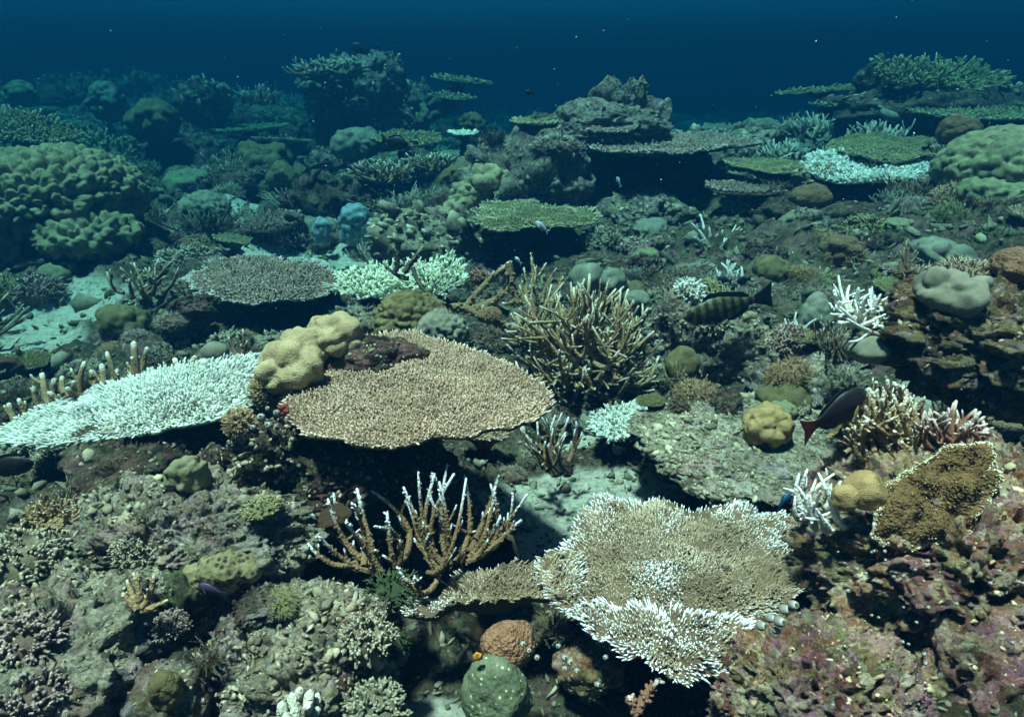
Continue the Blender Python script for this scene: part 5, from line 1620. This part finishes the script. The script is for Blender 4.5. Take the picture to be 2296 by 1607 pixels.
WORDS = {'rock': 'dead coral rock', 'bush': 'finger coral clump', 'tuft': 'bristly coral cushion', 'dome': 'lobed coral', 'thicket': 'branching coral', 'table': 'small table coral'}
while cnt < 1550 and tries < 12000:
    tries += 1
    r = .9 * (24 / .9) ** (rc.random() ** .75)
    az = math.radians(rc.uniform(-50, 50))
    x, y = r * math.sin(az), r * math.cos(az)
    kk = kinds[rc.choice(len(kinds), p=shares / shares.sum())]
    size = KINDS[kk][4] * rc.uniform(.035, .075) * (1 + .42 * r) * math.exp(rc.normal(0, .25))
    size = min(size, .6 if r > 4 else .085)
    if r < 6.5 and (np.hypot(AV[:, 0] - x, AV[:, 1] - y) < AV[:, 2] * .85 + size * .5).any():
        continue
    if r < 8 and sandmask(np.array([[x, y]]), 0)[0] > .15 and rc.random() < .9:
        continue
    i = int(rc.integers(4))
    if used[kk] >= 290:
        continue
    z = hm_top(x, y, float(ground_z([[x, y]], False)[0]))
    if (r < 12 and z > .8) or (r < 1.8 and az > .2) or (r < 1.9 and az < 0 and rc.random() < .7):
        continue
    if r < 2 and size > .05:
        size = .05 * rc.uniform(.6, 1)
    used[kk] += 1
    o = bpy.data.objects.new(KINDS[kk][2], PROTO[kk, i])
    COL.objects.link(o)
    o.location = (x, y, z + size * (.12 if kk != 'table' else .4))
    tl = .05 if kk == 'table' else .18
    o.rotation_euler = (rc.normal(0, tl), rc.normal(0, tl), rc.uniform(0, 6.28))
    o.scale = (size * rc.uniform(.8, 1.25), size * rc.uniform(.8, 1.25), size * rc.uniform(.7, 1.25))
    side = 'left' if x / y < -.28 else 'right' if x / y > .28 else 'centre'
    zone = 'near' if r < 3 else 'middle' if r < 7 else 'far'
    tone = {'rock': 'grey', 'rock_dark': 'dark', 'knob': 'beige', 'staghorn_tan': 'tan', 'olive_table': 'olive', 'staghorn_pale': 'pale', 'staghorn_thicket': 'golden', 'grey_table': 'grey', 'soft_brown': 'brown', 'porites_olive': 'olive',
            'porites_grey': 'grey', 'porites_green': 'green', 'porites_brown': 'brown', 'staghorn_dead': 'dull brown', 'yellow_bush': 'yellowish', 'brown_table': 'tan'}[KINDS[kk][1][i]]
    where = {'near': 'among the nearer rubble', 'middle': 'on the middle reef', 'far': 'in the hazy distance'}[zone]
    where = where_is(o.location, None)
    big = 'small' if size < .05 * (1 + .42 * r) * KINDS[kk][4] else 'larger'
    if kk == 'table':
        big = big.replace('small', 'tiny')
    tag(o, f'{big} {tone} {WORDS[kk].replace("small ", "")} {where}', 'rock' if kk == 'rock' else 'coral', f'{tone} {WORDS[kk]}s {where}')
    cnt += 1

# ------------------------------------------------------------------ rubble strewn over the bed, and specks adrift in the water
def rubble():
    rng = np.random.default_rng(99)
    n = 15000
    r = .7 * (8.5 / .7) ** (rng.random(n) ** .7)
    az = np.radians(rng.uniform(-52, 52, n))
    xy = np.c_[r * np.sin(az), r * np.cos(az)]
    z = ground_z(xy)
    sm = sandmask(xy, z)
    k = rng.random(n) > sm * .3
    xy, z, r = xy[k], z[k], r[k]
    n = len(r)
    s = .0048 * (.5 + .5 * r) * np.exp(rng.normal(0, .45, n))
    fing = rng.random(n) < .6
    p = np.c_[xy, z + s * .3]
    d = rng.normal(0, 1, (n, 3)) * [1, 1, .45] + [0, 0, .2]
    R = frames(d, rng)
    tint = np.clip(rng.normal(0, .3, n), -.6, .7)
    mb = MB()
    L = s * rng.uniform(1.6, 4.5, n)
    w5 = rng.integers(0, 5, n)
    for j in range(5):
        b = fing & (w5 == j)
        mb.inst(FINGS[j] - [0, 0, .4], _f4[1], R[b] * np.c_[s * .55, s * .55, L][b][:, None, :], p[b], _f4[2] * .5, tint[b])
    a = ~fing
    w = rng.integers(0, 7, n)
    for j in range(7):
        b = a & (w == j)
        mb.inst(NODS[j][0], NODS[j][1], R[b] * (s[b][:, None] * rng.uniform(.5, 1.7, (b.sum(), 3)))[:, None, :], p[b], None, tint[b], rng.random(b.sum()) * .6)
    o = mb.build('coral_rubble', M['rubble'])
    tag(o, 'broken coral rubble strewn over the reef bed', 'rubble', kind='stuff')
    n = 260
    r = 1.0 * (9 / 1.0) ** rng.random(n)
    a = rng.uniform(-.85, .85, n)
    h = rng.uniform(-.35, .12, n)
    p = np.c_[r * np.sin(a), r * np.cos(a), CAMP[2] + r * h]
    k = p[:, 2] > ground_z(p[:, :2], False) + .1
    p, r = p[k], r[k]
    s = .0005 * r ** .8 * np.exp(rng.normal(0, .35, len(r)))
    o = MB().inst(NOD[0], NOD[1], frames(rng.normal(size=p.shape), rng) * np.c_[s, s, s * 1.8][:, None, :], p).build('drifting_specks', M['speck'])
    tag(o, 'tiny pale specks drifting in the water', 'specks', kind='stuff')


rubble()

# ------------------------------------------------------------------ the water
zmin = -5.4
bm = bmesh.new()
bmesh.ops.create_cube(bm, size=1)
for v in bm.verts:
    v.co = (v.co.x * 150, v.co.y * 150, 3.4 if v.co.z > 0 else zmin - .6)
me = bpy.data.meshes.new('haze')
bm.to_mesh(me)
bm.free()
hz = bpy.data.objects.new('haze', me)
COL.objects.link(hz)
hm = bpy.data.materials.new('sea_water')
hm.use_nodes = True
nt = hm.node_tree
nt.nodes.remove(nt.nodes['Principled BSDF'])
pv = nt.nodes.new('ShaderNodeVolumePrincipled')
pv.inputs['Color'].default_value = (0.001, 0.0172, 0.043, 1)
pv.inputs['Density'].default_value = 0.35
pv.inputs['Absorption Color'].default_value = (0.006, 0.36, 0.40, 1)
pv.inputs['Anisotropy'].default_value = 0.2
nt.links.new(pv.outputs[0], nt.nodes['Material Output'].inputs['Volume'])
me.materials.append(hm)
tag(hz, 'blue sea water filling the scene', 'water', kind='stuff')
